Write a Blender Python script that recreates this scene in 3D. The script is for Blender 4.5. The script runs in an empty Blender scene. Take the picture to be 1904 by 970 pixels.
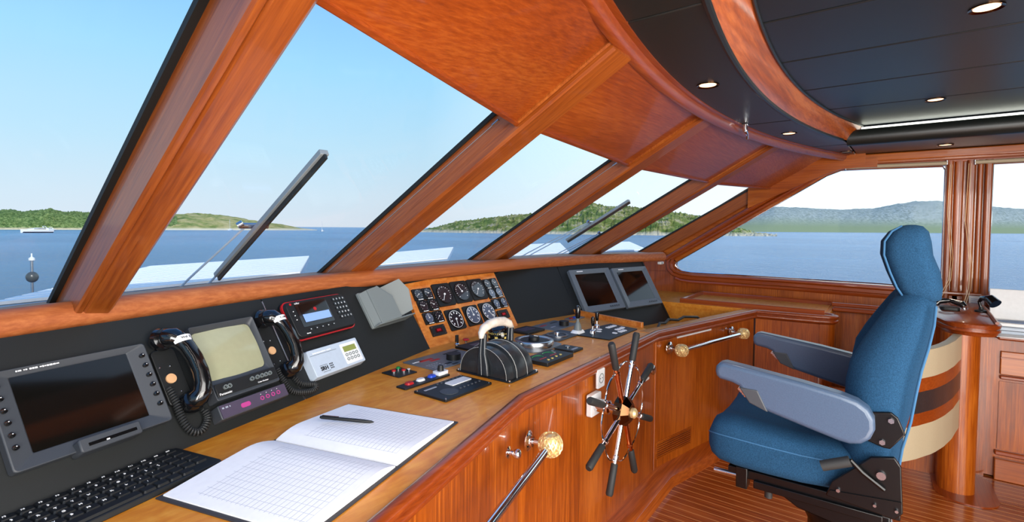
import bpy, bmesh, math, random
from mathutils import Vector, Matrix, noise
PI = math.pi
R = math.radians
S = bpy.context.scene
random.seed(7)

# ------------------------------------------------------------------ camera
# World: X starboard, Y forward (bow), Z up, floor z = 0. The photographer stands in the port doorway.
EYE = 1.38
FPX, CXP, CYP = 930.0, 952.0, 457.0
yaw, pit, rol = R(53.4), math.atan(32.5 / 930), R(0.44)
fwd = Vector((math.sin(yaw) * math.cos(pit), math.cos(yaw) * math.cos(pit), -math.sin(pit)))
rgt0 = Vector((math.cos(yaw), -math.sin(yaw), 0))
up0 = rgt0.cross(fwd)
rgt = rgt0 * math.cos(rol) + up0 * math.sin(rol)
upv = -rgt0 * math.sin(rol) + up0 * math.cos(rol)
cam_d = bpy.data.cameras.new('camera')
cam = bpy.data.objects.new('camera', cam_d)
S.collection.objects.link(cam)
mw = Matrix.Identity(4)
for i, v in enumerate((rgt, upv, -fwd)):
    for k in range(3):
        mw[k][i] = v[k]
mw.translation = Vector((0, 0, EYE))
cam.matrix_world = mw
cam_d.sensor_width = 36
cam_d.lens = 36 * FPX / 1904
cam_d.shift_y = -(485 - CYP) / 1904
cam_d.clip_start = 0.03
cam_d.clip_end = 60000
S.camera = cam


def ray(x, y):
    return fwd + rgt * ((x - CXP) / FPX) - upv * ((y - CYP) / FPX)


def at_z(x, y, z):
    d = ray(x, y)
    return Vector((0, 0, EYE)) + d * ((z - EYE) / d.z)


def at_r(x, y, r):
    d = ray(x, y)
    return Vector((0, 0, EYE)) + d * (r / math.hypot(d.x, d.y))


# ------------------------------------------------------------------ light, sky, exposure
S.view_settings.view_transform = 'Standard'
S.view_settings.look = 'None'
S.view_settings.gamma = 1
S.view_settings.use_curve_mapping = False
S.view_settings.exposure = 0.12


def lin(c):
    return tuple((x / 255 / 12.92) if x / 255 <= 0.04045 else ((x / 255 + 0.055) / 1.055) ** 2.4 for x in c)


W = bpy.data.worlds.new('sky')
S.world = W
W.use_nodes = True
nt = W.node_tree
nt.nodes.clear()
N = nt.nodes.new
out = N('ShaderNodeOutputWorld'); bg = N('ShaderNodeBackground')
tc = N('ShaderNodeTexCoord'); sep = N('ShaderNodeSeparateXYZ')
nt.links.new(tc.outputs['Generated'], sep.inputs[0])
rz = N('ShaderNodeValToRGB')
nt.links.new(sep.outputs['Z'], rz.inputs[0])
e = rz.color_ramp.elements
e[0].position = 0.0; e[0].color = (*lin((222, 234, 248)), 1)
e[1].position = 0.75; e[1].color = (*lin((96, 152, 226)), 1)
for p, c in ((0.05, (214, 234, 250)), (0.14, (192, 230, 253)), (0.28, (164, 220, 255)), (0.42, (134, 196, 255)), (0.55, (112, 172, 246))):
    q = e.new(p); q.color = (*lin(c), 1)
dot = N('ShaderNodeVectorMath'); dot.operation = 'DOT_PRODUCT'
nt.links.new(tc.outputs['Generated'], dot.inputs[0])
dot.inputs[1].default_value = (0.96, -0.28, 0.0)
mr = N('ShaderNodeMapRange')
mr.inputs[1].default_value = 0.45; mr.inputs[2].default_value = 1.0
mr.inputs[3].default_value = 0.0; mr.inputs[4].default_value = 0.85
nt.links.new(dot.outputs['Value'], mr.inputs[0])
mx = N('ShaderNodeMix'); mx.data_type = 'RGBA'
nt.links.new(mr.outputs[0], mx.inputs[0])
nt.links.new(rz.outputs[0], mx.inputs[6])
mx.inputs[7].default_value = (1.25, 1.42, 1.5, 1)
nt.links.new(mx.outputs[2], bg.inputs[0])
bg.inputs[1].default_value = 1.0
nt.links.new(bg.outputs[0], out.inputs[0])

sun_d = bpy.data.lights.new('sun', 'SUN')
sun_d.energy = 3.2
sun_d.angle = R(0.5)
sun_d.color = (1, 0.95, 0.87)
sun = bpy.data.objects.new('sun', sun_d)
S.collection.objects.link(sun)
sun.rotation_euler = Vector((0.30, 0.90, -0.52)).to_track_quat('-Z', 'Y').to_euler()


def area(name, loc, aim, sx, sy, power, col=(1, 1, 1)):
    d = bpy.data.lights.new(name, 'AREA')
    d.shape = 'RECTANGLE'; d.size = sx; d.size_y = sy; d.energy = power; d.color = col
    o = bpy.data.objects.new(name, d)
    S.collection.objects.link(o)
    o.location = loc
    o.rotation_euler = (Vector(aim) - Vector(loc)).to_track_quat('-Z', 'Y').to_euler()
    return o


area('fill_from_aft', (0.3, -2.2, 1.35), (2.2, 0.9, 1.1), 2.2, 1.2, 92, (1, 0.96, 0.90))  # added fill lamp behind the view; the aft wall has no opening
area('fill_from_port_side', (-0.95, -0.92, 1.2), (1.6, 0.9, 1.2), 0.5, 1.5, 42, (1, 0.96, 0.9))  # added upright fill lamp, boosting the daylight from the open port side
area('fill_overhead', (0.45, -0.35, 2.0), (0.95, 0.95, 0.82), 1.9, 1.3, 52, (1, 0.98, 0.95))  # added overhead fill for the worktop; the ceiling has no skylight
area('fill_low_upward', (1.0, -1.0, 0.25), (2.6, 0.0, 2.0), 1.4, 1.2, 26, (1, 0.93, 0.85))  # added low fill inside the room, aimed up to brighten the overhead

# ------------------------------------------------------------------ mesh helpers
I4 = Matrix.Identity(4)


def T(x, y, z):
    return Matrix.Translation((x, y, z))


def RZ(a):
    return Matrix.Rotation(a, 4, 'Z')


def RX(a):
    return Matrix.Rotation(a, 4, 'X')


def RY(a):
    return Matrix.Rotation(a, 4, 'Y')


def frame(P, u, v):
    u = Vector(u).normalized(); v = Vector(v)
    n = u.cross(v).normalized(); v = n.cross(u)
    m = Matrix.Identity(4)
    for i, w in enumerate((u, v, n)):
        for k in range(3):
            m[k][i] = w[k]
    m.translation = Vector(P)
    return m


def rrect(w, h, r, n=4, cx=0, cy=0):
    pts = []
    r = min(r, w / 2 - 1e-5, h / 2 - 1e-5)
    for sx, sy, a0 in ((1, 1, 0), (-1, 1, 90), (-1, -1, 180), (1, -1, 270)):
        for k in range(n + 1):
            a = R(a0 + 90 * k / n)
            pts.append((cx + sx * (w / 2 - r) + r * math.cos(a), cy + sy * (h / 2 - r) + r * math.sin(a)))
    return pts


def circ(r, n=24, cx=0, cy=0):
    return [(cx + r * math.cos(2 * PI * k / n), cy + r * math.sin(2 * PI * k / n)) for k in range(n)]


class MB:
    def __init__(s):
        s.bm = bmesh.new()

    def face(s, pts):
        try:
            return s.bm.faces.new([s.bm.verts.new(Vector(p)) for p in pts])
        except ValueError:
            return None

    def loft(s, rings, cap=True, closed=True, loop=False):
        vs = [[s.bm.verts.new(Vector(p)) for p in r] for r in rings]
        n = len(vs[0])
        rr = list(zip(vs, vs[1:])) + ([(vs[-1], vs[0])] if loop else [])
        for a, b in rr:
            for i in range(n if closed else n - 1):
                j = (i + 1) % n
                s.bm.faces.new((a[i], a[j], b[j], b[i]))
        if cap and not loop and closed:
            s.bm.faces.new(list(reversed(vs[0]))); s.bm.faces.new(vs[-1])
        return s

    def prism(s, poly, z0, z1, M=I4, top=None):
        top = top or poly
        return s.loft([[M @ Vector((x, y, z0)) for x, y in poly], [M @ Vector((x, y, z1)) for x, y in top]])

    def box(s, c, d, M=I4):
        x, y, z = c; a, b, h = d[0] / 2, d[1] / 2, d[2] / 2
        return s.prism([(x - a, y - b), (x + a, y - b), (x + a, y + b), (x - a, y + b)], z - h, z + h, M)

    def cyl(s, p0, p1, r0, r1=None, n=16):
        r1 = r0 if r1 is None else r1
        return s.tube([p0, p1], [r0, r1], n)

    def tube(s, path, r, n=10, loop=False):
        P = [Vector(p) for p in path]
        m = len(P)
        rs = r if isinstance(r, (list, tuple)) else [r] * m
        rings = []
        ref = None
        for i, p in enumerate(P):
            if loop:
                d = P[(i + 1) % m] - P[i - 1]
            else:
                d = P[min(i + 1, m - 1)] - P[max(i - 1, 0)]
            d.normalize()
            if ref is None:
                ref = Vector((0, 0, 1)) if abs(d.z) < 0.9 else Vector((1, 0, 0))
                ref = (ref - d * ref.dot(d)).normalized()
            else:
                ref = (ref - d * ref.dot(d)).normalized()
            q = d.cross(ref)
            rings.append([p + (ref * math.cos(2 * PI * k / n) + q * math.sin(2 * PI * k / n)) * rs[i] for k in range(n)])
        return s.loft(rings, loop=loop)

    def lathe(s, prof, M=I4, n=28):
        rings = [[M @ Vector((r * math.cos(2 * PI * k / n), r * math.sin(2 * PI * k / n), z)) for k in range(n)] for r, z in prof]
        return s.loft(rings)

    def ball(s, c, r, M=I4, n=14, sc=(1, 1, 1)):
        rings = []
        for i in range(1, n):
            a = PI * i / n
            rings.append([M @ (Vector(c) + Vector((r * sc[0] * math.sin(a) * math.cos(2 * PI * k / (2 * n)), r * sc[1] * math.sin(a) * math.sin(2 * PI * k / (2 * n)), -r * sc[2] * math.cos(a)))) for k in range(2 * n)])
        return s.loft(rings)

    def frame_ring(s, outer, inner, z0, z1, M=I4, zi=None):
        """flat ring between two outlines of equal length, z0 back, z1 front; zi = height of the inner lip"""
        zi = z1 if zi is None else zi
        A = [M @ Vector((x, y, z0)) for x, y in outer]
        B = [M @ Vector((x, y, z1)) for x, y in outer]
        C = [M @ Vector((x, y, zi)) for x, y in inner]
        D = [M @ Vector((x, y, z0)) for x, y in inner]
        return s.loft([A, B, C, D], loop=True)

    def build(s, name, mat, parent=None, mw=None, bevel=0, seg=2, sharp=32, smooth=True, flip=True):
        bmesh.ops.remove_doubles(s.bm, verts=s.bm.verts, dist=1e-6)
        if flip:
            bmesh.ops.recalc_face_normals(s.bm, faces=s.bm.faces)
        me = bpy.data.meshes.new(name)
        s.bm.to_mesh(me); s.bm.free()
        if smooth:
            me.polygons.foreach_set('use_smooth', [True] * len(me.polygons))
            try:
                me.set_sharp_from_angle(angle=R(sharp))
            except Exception:
                pass
        if mat:
            me.materials.append(mat)
        o = bpy.data.objects.new(name, me)
        S.collection.objects.link(o)
        if parent:
            o.parent = parent
        if mw is not None:
            o.matrix_local = mw
        if bevel:
            b = o.modifiers.new('bevel', 'BEVEL'); b.width = bevel; b.segments = seg; b.limit_method = 'ANGLE'; b.angle_limit = R(40)
            b.harden_normals = False
        return o


def tag(o, label=None, cat=None, group=None, kind=None):
    if label: o['label'] = label
    if cat: o['category'] = cat
    if group: o['group'] = group
    if kind: o['kind'] = kind
    return o


def thing(name, label, cat, M=I4, group=None):
    o = bpy.data.objects.new(name, None)
    o.empty_display_size = 0.05
    S.collection.objects.link(o)
    o.matrix_world = M
    return tag(o, label, cat, group)


def struct(o):
    o['kind'] = 'structure'
    return o


def copy_tree(o, parent=None):
    c = o.copy(); S.collection.objects.link(c); c.parent = parent
    for ch in [x for x in S.objects if x.parent is o]:
        copy_tree(ch, c)
    return c


def text(name, s_, size, mat, parent, M=I4, depth=0.0006, align='CENTER', bold=0.0):
    cu = bpy.data.curves.new(name, 'FONT')
    cu.body = s_; cu.size = size; cu.extrude = depth; cu.align_x = align; cu.align_y = 'CENTER'; cu.offset = bold
    cu.resolution_u = 3
    t = bpy.data.objects.new(name, cu)
    S.collection.objects.link(t)
    bpy.context.view_layer.update()
    me = bpy.data.meshes.new_from_object(t)
    bpy.data.objects.remove(t); bpy.data.curves.remove(cu)
    me.materials.clear(); me.materials.append(mat)
    o = bpy.data.objects.new(name, me)
    S.collection.objects.link(o)
    if parent: o.parent = parent
    o.matrix_local = M
    return o


def marks(name, w, h, m, parent, M=I4, seed=1):
    """a line of print too small to read: a row of little dashes of uneven length"""
    rnd = random.Random(seed)
    b = MB(); x = -w / 2
    while x < w / 2:
        l = min(h * rnd.uniform(0.5, 1.5), w / 2 - x)
        if l > 0.0004:
            b.box((x + l / 2, 0, 0), (l, h * rnd.uniform(0.6, 1.0), 0.0006))
        x += l + h * rnd.choice((0.25, 0.25, 0.9))
    return b.build(name, m, parent, mw=M, smooth=False)


# ------------------------------------------------------------------ materials
def mat(name, rgb, rough=0.5, metal=0.0, coat=0.0, spec=0.5, noise_amt=0.0, nscale=60, bump=0.0, emit=None, sheen=0.0, coat_rough=0.06):
    m = bpy.data.materials.new(name); m.use_nodes = True
    n = m.node_tree; b = n.nodes['Principled BSDF']
    c = (*lin(rgb), 1)
    b.inputs['Base Color'].default_value = c
    b.inputs['Roughness'].default_value = rough
    b.inputs['Metallic'].default_value = metal
    b.inputs['Coat Weight'].default_value = coat
    b.inputs['Coat Roughness'].default_value = coat_rough
    b.inputs['Specular IOR Level'].default_value = spec
    if sheen:
        b.inputs['Sheen Weight'].default_value = sheen
        b.inputs['Sheen Roughness'].default_value = 0.4
        b.inputs['Sheen Tint'].default_value = c
    if emit:
        b.inputs['Emission Color'].default_value = (*lin(emit[0]), 1)
        b.inputs['Emission Strength'].default_value = emit[1]
    tcn = n.nodes.new('ShaderNodeTexCoord')
    nz = n.nodes.new('ShaderNodeTexNoise')
    nz.inputs['Scale'].default_value = nscale; nz.inputs['Detail'].default_value = 5
    n.links.new(tcn.outputs['Object'], nz.inputs['Vector'])
    a = noise_amt if noise_amt else 0.03
    mrn = n.nodes.new('ShaderNodeMapRange')
    mrn.inputs[1].default_value = 0.3; mrn.inputs[2].default_value = 0.7
    mrn.inputs[3].default_value = 1 - a; mrn.inputs[4].default_value = 1 + a
    n.links.new(nz.outputs['Fac'], mrn.inputs[0])
    vm = n.nodes.new('ShaderNodeVectorMath'); vm.operation = 'SCALE'
    vm.inputs[0].default_value = c[:3]
    n.links.new(mrn.outputs[0], vm.inputs['Scale'])
    n.links.new(vm.outputs[0], b.inputs['Base Color'])
    if bump:
        bp = n.nodes.new('ShaderNodeBump'); bp.inputs['Strength'].default_value = bump; bp.inputs['Distance'].default_value = 0.002
        n.links.new(nz.outputs['Fac'], bp.inputs['Height'])
        n.links.new(bp.outputs[0], b.inputs['Normal'])
    return m


def wood(name, dark, mid, light, axis='X', mixv=0.58, lo=0.40, hi=0.61, fine=90, coarse=5, rough=0.32, coat=0.55, stretch=14, figure=1.0, coat_rough=0.05):
    m = bpy.data.materials.new(name); m.use_nodes = True
    n = m.node_tree; b = n.nodes['Principled BSDF']; L = n.links.new; A = n.nodes.new
    tcn = A('ShaderNodeTexCoord')

    def mapped(k, st):
        mp = A('ShaderNodeMapping')
        sc = [k, k, k]
        if axis in 'XYZ':
            sc['XYZ'.index(axis)] = k / st
        mp.inputs['Scale'].default_value = sc
        L(tcn.outputs['Object'], mp.inputs['Vector'])
        return mp
    n1 = A('ShaderNodeTexNoise'); n1.inputs['Detail'].default_value = 4; n1.inputs['Scale'].default_value = 1
    n1.inputs['Distortion'].default_value = 0.6 * figure
    L(mapped(coarse, stretch * 0.5).outputs[0], n1.inputs['Vector'])
    n2 = A('ShaderNodeTexNoise'); n2.inputs['Detail'].default_value = 6; n2.inputs['Scale'].default_value = 1
    n2.inputs['Roughness'].default_value = 0.65
    L(mapped(fine, stretch * 2).outputs[0], n2.inputs['Vector'])
    mixf = A('ShaderNodeMix'); mixf.data_type = 'FLOAT'; mixf.inputs[0].default_value = 0.45
    mixf.inputs[0].default_value = mixv
    L(n1.outputs['Fac'], mixf.inputs[2]); L(n2.outputs['Fac'], mixf.inputs[3])
    rp = A('ShaderNodeValToRGB'); el = rp.color_ramp.elements
    el[0].position = lo; el[0].color = (*lin(dark), 1)
    el[1].position = hi; el[1].color = (*lin(light), 1)
    q = el.new(0.5); q.color = (*lin(mid), 1)
    L(mixf.outputs[0], rp.inputs[0]); L(rp.outputs[0], b.inputs['Base Color'])
    b.inputs['Roughness'].default_value = rough
    b.inputs['Coat Weight'].default_value = coat
    b.inputs['Coat Roughness'].default_value = coat_rough
    bp = A('ShaderNodeBump'); bp.inputs['Strength'].default_value = 0.06; bp.inputs['Distance'].default_value = 0.001
    L(n2.outputs['Fac'], bp.inputs['Height']); L(bp.outputs[0], b.inputs['Normal'])
    return m


wood_z = wood('mahogany_upright_grain', (122, 53, 6), (154, 72, 10), (184, 98, 24), 'Z', fine=130, coat=0.4)
wood_x = wood('mahogany_athwart_grain', (136, 58, 10), (166, 78, 18), (192, 102, 36), 'X', rough=0.3)
wood_y = wood('mahogany_lengthwise_grain', (136, 60, 8), (162, 80, 14), (188, 102, 28), 'Y', lo=0.37, hi=0.65, rough=0.28)
wood_mull = wood('mullion_mahogany', (114, 50, 10), (142, 70, 18), (168, 94, 34), 'Z', mixv=0.6, lo=0.36, hi=0.66, fine=150, coarse=4,  rough=0.4, coat=0.22)
wood_panel = wood('overhead_mahogany_veneer', (120, 48, 8), (146, 64, 14), (172, 88, 28), 'X', mixv=0.6, lo=0.36, hi=0.66, fine=140, coarse=4, stretch=40, figure=0.5, rough=0.38, coat=0.25)
wood_red = wood('red_mahogany_moulding', (108, 40, 8), (132, 55, 13), (156, 74, 24), 'X', lo=0.34, hi=0.68, fine=120, coarse=5, stretch=30, rough=0.32, coat=0.35)
wood_red_y = wood('red_mahogany_moulding_lengthwise', (116, 42, 8), (140, 58, 13), (164, 78, 24), 'Y', lo=0.34, hi=0.68, fine=120, coarse=5, stretch=30, rough=0.3, coat=0.45)
wood_desk = wood('polished_burl_worktop', (206, 118, 22), (220, 138, 36), (232, 158, 56), 'X', mixv=0.5, lo=0.36, hi=0.66, fine=60, coarse=14, stretch=3, figure=2.5, rough=0.42, coat=0.16, coat_rough=0.08)
wood_inst = wood('orange_burl_instrument_panel', (186, 100, 34), (206, 122, 48), (220, 142, 68), 'X', fine=40, coarse=14, stretch=2, figure=3, rough=0.4, coat=0.3)
wood_coam = wood('coaming_mahogany', (136, 68, 28), (166, 90, 44), (192, 116, 64), 'X', mixv=0.65, lo=0.32, hi=0.70, fine=120, coarse=4, stretch=50, figure=0.4, rough=0.55, coat=0.05)
wood_dark = wood('dark_mahogany_groove', (70, 24, 8), (86, 32, 12), (104, 42, 18), 'Z', rough=0.35, coat=0.4)

black_panel = mat('black_vinyl_dash', (18, 21, 21), 0.6, spec=0.45, noise_amt=0.08, nscale=900, bump=0.12)
black = mat('matt_black_plastic', (18, 20, 21), 0.5, noise_amt=0.05, nscale=500)
black_g = mat('gloss_black_plastic', (12, 13, 15), 0.12, coat=0.6)
dark_grey = mat('charcoal_plastic_housing', (58, 62, 68), 0.5, noise_amt=0.05, nscale=700, bump=0.1)
mid_grey = mat('grey_plastic', (112, 120, 120), 0.5, noise_amt=0.04, nscale=600)
grey_plate = mat('grey_metal_control_plate', (118, 122, 124), 0.4, 0.3)
pale_grey = mat('pale_blue_grey_case', (182, 196, 212), 0.35)
chrome = mat('polished_chrome', (222, 224, 228), 0.06, 1.0)
steel = mat('brushed_steel', (190, 192, 196), 0.25, 1.0)
gold = mat('gold_knotwork', (240, 214, 156), 0.38, 0.7)
bronze = mat('dark_bronze', (96, 66, 44), 0.15, 1.0)
chrome_reflecting_wood = mat('chrome_reflecting_wood', (206, 128, 82), 0.15, 1.0)  # chrome spokes coloured by the mahogany they would reflect
white = mat('white_paint', (236, 238, 240), 0.45)
white_gl = mat('white_plastic', (228, 230, 232), 0.3)
cream = mat('cream_leather', (178, 164, 136), 0.5, noise_amt=0.04, nscale=200, bump=0.1)
rubber = mat('black_rubber', (34, 36, 37), 0.62, noise_amt=0.06, nscale=300)
leather_blk = mat('black_leather_overhead', (28, 33, 32), 0.34, spec=0.5, noise_amt=0.07, nscale=450, bump=0.15)
leather_hs = mat('black_leather_gaiter', (34, 38, 42), 0.3, spec=0.6, noise_amt=0.15, nscale=90, bump=0.25)
leather_in = mat('black_leather_planks', (28, 33, 35), 0.36, spec=0.5, noise_amt=0.06, nscale=450, bump=0.12)
stitch = mat('grey_stitching', (150, 152, 150), 0.7)
red = mat('red_plastic', (176, 28, 34), 0.35)
red_led = mat('red_led_digits', (120, 10, 20), 0.4, emit=((205, 20, 40), 0.5))
green = mat('green_plastic', (24, 128, 60), 0.35)
blue = mat('blue_plastic', (34, 74, 190), 0.35)
lcd_blue = mat('pale_blue_lcd', (128, 160, 214), 0.25, emit=((128, 160, 214), 0.25))
lcd_green = mat('green_lcd', (130, 140, 74), 0.25, emit=((120, 132, 66), 0.15))
screen_blk = mat('dark_glass_screen', (14, 13, 11), 0.07, coat=0.0, spec=0.6)
crt_glass = mat('dull_green_crt_glass', (158, 158, 128), 0.12, coat=0.3, spec=0.5)
violet = mat('violet_smoked_plastic', (74, 66, 84), 0.3)
pink = mat('magenta_print', (176, 60, 130), 0.5)
dial_blk = mat('dark_dial_face', (30, 32, 40), 0.18, coat=0.9, coat_rough=0.02)
dial_reflect = mat('blue_reflection_dial_face', (84, 96, 116), 0.18, coat=0.9, coat_rough=0.02)  # blue reflection on the dial glass put into the face colour
paint_wht = mat('white_print', (232, 232, 232), 0.6, emit=((232, 232, 232), 0.05))
paint_blk = mat('black_print', (18, 18, 20), 0.6)
tan = mat('tan_felt', (206, 160, 116), 0.8)
ink = mat('pale_ink', (150, 156, 170), 0.8)
gasket = mat('black_rubber_gasket', (14, 16, 15), 0.7)
alu = mat('anodised_aluminium_wiper', (150, 156, 160), 0.45, 0.2)
vinyl_arm = mat('grey_blue_vinyl', (66, 85, 110), 0.36, coat=0.25, coat_rough=0.2, noise_amt=0.07, nscale=260, bump=0.15)
machine_blk = mat('black_enamelled_steel', (6, 6, 7), 0.3, spec=0.4)
lamp_emit = mat('lit_halogen_lens', (255, 220, 180), 0.3, emit=((255, 196, 150), 2.6))
cove_emit = mat('lit_cove_strip', (250, 255, 240), 0.4, emit=((246, 252, 236), 2.2))
handle_wht = mat('ivory_marbled_grip', (206, 196, 184), 0.4, noise_amt=0.22, nscale=38)


def velvet():
    m = mat('blue_velour', (31, 66, 96), 0.9, spec=0.12, noise_amt=0.3, nscale=330, bump=0.35, sheen=0.25)
    return m


blue_fab = velvet()
blue_pipe = mat('bright_blue_piping', (46, 96, 136), 0.8)


def glass_mat():
    m = bpy.data.materials.new('clear_window_glass'); m.use_nodes = True
    n = m.node_tree; n.nodes.clear(); L = n.links.new
    o = n.nodes.new('ShaderNodeOutputMaterial'); t = n.nodes.new('ShaderNodeBsdfTransparent'); g = n.nodes.new('ShaderNodeBsdfGlossy')
    t.inputs[0].default_value = (0.975, 0.985, 0.98, 1)
    g.inputs['Roughness'].default_value = 0.02
    lw = n.nodes.new('ShaderNodeLayerWeight'); lw.inputs[0].default_value = 0.5
    pw = n.nodes.new('ShaderNodeMath'); pw.operation = 'POWER'; pw.inputs[1].default_value = 4.5
    f = n.nodes.new('ShaderNodeMath'); f.operation = 'MULTIPLY_ADD'; f.inputs[1].default_value = 0.35; f.inputs[2].default_value = 0.003
    L(lw.outputs['Facing'], pw.inputs[0]); L(pw.outputs[0], f.inputs[0])
    mx_ = n.nodes.new('ShaderNodeMixShader')
    L(f.outputs[0], mx_.inputs[0]); L(t.outputs[0], mx_.inputs[1]); L(g.outputs[0], mx_.inputs[2]); L(mx_.outputs[0], o.inputs[0])
    return m


glass = glass_mat()


def ramp_mat(name, stops, scale=1.0, rough=0.9, zband=None, detail=8, bump=0.0, vec='Object', stretch=(1, 1, 1)):
    """noise coloured ground; zband = (z0, z1, colour) gives the rock showing low on the shore its own colour"""
    m = bpy.data.materials.new(name); m.use_nodes = True
    n = m.node_tree; b = n.nodes['Principled BSDF']; L = n.links.new; A = n.nodes.new
    tcn = A('ShaderNodeTexCoord'); mp = A('ShaderNodeMapping'); mp.inputs['Scale'].default_value = stretch
    nz = A('ShaderNodeTexNoise'); nz.inputs['Scale'].default_value = scale; nz.inputs['Detail'].default_value = detail
    nz.inputs['Roughness'].default_value = 0.62
    L(tcn.outputs[vec], mp.inputs[0]); L(mp.outputs[0], nz.inputs['Vector'])
    rp = A('ShaderNodeValToRGB'); el = rp.color_ramp.elements
    el[0].position = stops[0][0]; el[0].color = (*lin(stops[0][1]), 1)
    el[1].position = stops[-1][0]; el[1].color = (*lin(stops[-1][1]), 1)
    for p, c in stops[1:-1]:
        q = el.new(p); q.color = (*lin(c), 1)
    L(nz.outputs['Fac'], rp.inputs[0])
    src = rp.outputs[0]
    if zband:
        sp = A('ShaderNodeSeparateXYZ'); L(tcn.outputs['Object'], sp.inputs[0])
        ad = A('ShaderNodeMath'); ad.operation = 'MULTIPLY_ADD'; ad.inputs[1].default_value = (zband[1] - zband[0]) * 0.9; ad.inputs[2].default_value = 0
        L(nz.outputs['Fac'], ad.inputs[0])
        sb = A('ShaderNodeMath'); sb.operation = 'SUBTRACT'; L(sp.outputs['Z'], sb.inputs[0]); L(ad.outputs[0], sb.inputs[1])
        mp2 = A('ShaderNodeMapRange'); mp2.inputs[1].default_value = zband[0]; mp2.inputs[2].default_value = zband[1]
        L(sb.outputs[0], mp2.inputs[0])
        mc = A('ShaderNodeMix'); mc.data_type = 'RGBA'; L(mp2.outputs[0], mc.inputs[0])
        mc.inputs[6].default_value = (*lin(zband[2]), 1); L(src, mc.inputs[7])
        src = mc.outputs[2]
    L(src, b.inputs['Base Color'])
    b.inputs['Roughness'].default_value = rough
    b.inputs['Specular IOR Level'].default_value = 0.15
    if bump:
        bp = A('ShaderNodeBump'); bp.inputs['Strength'].default_value = bump; bp.inputs['Distance'].default_value = 1.0 / scale
        L(nz.outputs['Fac'], bp.inputs['Height']); L(bp.outputs[0], b.inputs['Normal'])
    return m


# ------------------------------------------------------------------ sea and islands
SEA = -3.0


def sea_mat():
    m = bpy.data.materials.new('sea_water'); m.use_nodes = True
    n = m.node_tree; b = n.nodes['Principled BSDF']; L = n.links.new; A = n.nodes.new
    b.inputs['Roughness'].default_value = 0.25
    b.inputs['Specular IOR Level'].default_value = 1.0
    b.inputs['IOR'].default_value = 1.33
    tcn = A('ShaderNodeTexCoord')
    mp = A('ShaderNodeMapping'); mp.inputs['Rotation'].default_value = (0, 0, R(-37)); mp.inputs['Scale'].default_value = (1, 0.45, 1)
    L(tcn.outputs['Object'], mp.inputs[0])
    n1 = A('ShaderNodeTexNoise'); n1.inputs['Scale'].default_value = 0.55; n1.inputs['Detail'].default_value = 9; n1.inputs['Roughness'].default_value = 0.68
    n2 = A('ShaderNodeTexNoise'); n2.inputs['Scale'].default_value = 0.018; n2.inputs['Detail'].default_value = 4
    L(mp.outputs[0], n1.inputs['Vector']); L(mp.outputs[0], n2.inputs['Vector'])
    bp = A('ShaderNodeBump'); bp.inputs['Strength'].default_value = 1.0; bp.inputs['Distance'].default_value = 1.3
    L(n1.outputs['Fac'], bp.inputs['Height']); L(bp.outputs[0], b.inputs['Normal'])
    rp = A('ShaderNodeValToRGB'); el = rp.color_ramp.elements
    el[0].position = 0.35; el[0].color = (0.055, 0.205, 0.40, 1); el[1].position = 0.65; el[1].color = (0.09, 0.29, 0.52, 1)
    L(n2.outputs['Fac'], rp.inputs[0]); L(rp.outputs[0], b.inputs['Base Color'])
    return m


def sea():
    b = MB(); bm = b.bm
    rad = [0, 6, 60, 400, 3000, 30000]
    rings = []
    for r in rad[1:]:
        rings.append([bm.verts.new((r * math.cos(2 * PI * k / 64), r * math.sin(2 * PI * k / 64), SEA)) for k in range(64)])
    bm.faces.new(rings[0])
    for a, c in zip(rings, rings[1:]):
        for k in range(64):
            j = (k + 1) % 64
            bm.faces.new((a[k], a[j], c[j], c[k]))
    o = b.build('sea', sea_mat(), smooth=False)
    tag(o, 'blue rippled sea stretching to the islands', 'sea', kind='structure')


sea()


def interp(pts, x):
    if x <= pts[0][0]: return pts[0][1]
    for (a, ya), (b_, yb) in zip(pts, pts[1:]):
        if x <= b_:
            t = (x - a) / (b_ - a)
            return ya + (yb - ya) * t
    return pts[-1][1]


def hill(name, crest, shore, deep, m, label, rough=1.0, steps=3.0, bumps=0.0):
    """crest / shore: (pixel x, pixel y) read in the photograph, turned into bearings; the shore line gives the distance"""
    b = MB()
    x0, x1 = crest[0][0], crest[-1][0]
    nx = int((x1 - x0) / steps)
    K = 14
    rings = []
    for i in range(nx + 1):
        px = x0 + (x1 - x0) * i / nx
        s_ = at_z(px, interp(shore, px), SEA)
        r0 = math.hypot(s_.x, s_.y)
        r1 = r0 + deep
        tpt = at_r(px, interp(crest, px), r1)
        u = Vector((s_.x, s_.y, 0)) / r0
        col = []
        for k in range(K + 1):
            t = k / K
            rr = r0 + (r1 - r0) * t
            h = SEA - 0.5 + (tpt.z - SEA + 0.5) * (math.sin(t * PI / 2) ** 0.8)
            p = u * rr
            q = Vector((p.x, p.y, 0)) * (3.0 / deep)
            h += (noise.fractal(q * 3, 0.9, 2.0, 5) * rough) * (tpt.z - SEA) * 0.10 * min(1, t * 4)
            if bumps and t > 0.06:
                h += abs(noise.noise(Vector((p.x, p.y, 7)) * (9.0 / bumps))) * bumps
            col.append(Vector((p.x, p.y, h)))
        p = u * (r1 + deep * 0.6)
        col.append(Vector((p.x, p.y, SEA - 1)))
        rings.append(col)
    b.loft(rings, cap=False, closed=False)
    o = b.build(name, m, sharp=180)
    tag(o, label, 'island', kind='structure')
    return o


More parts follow.
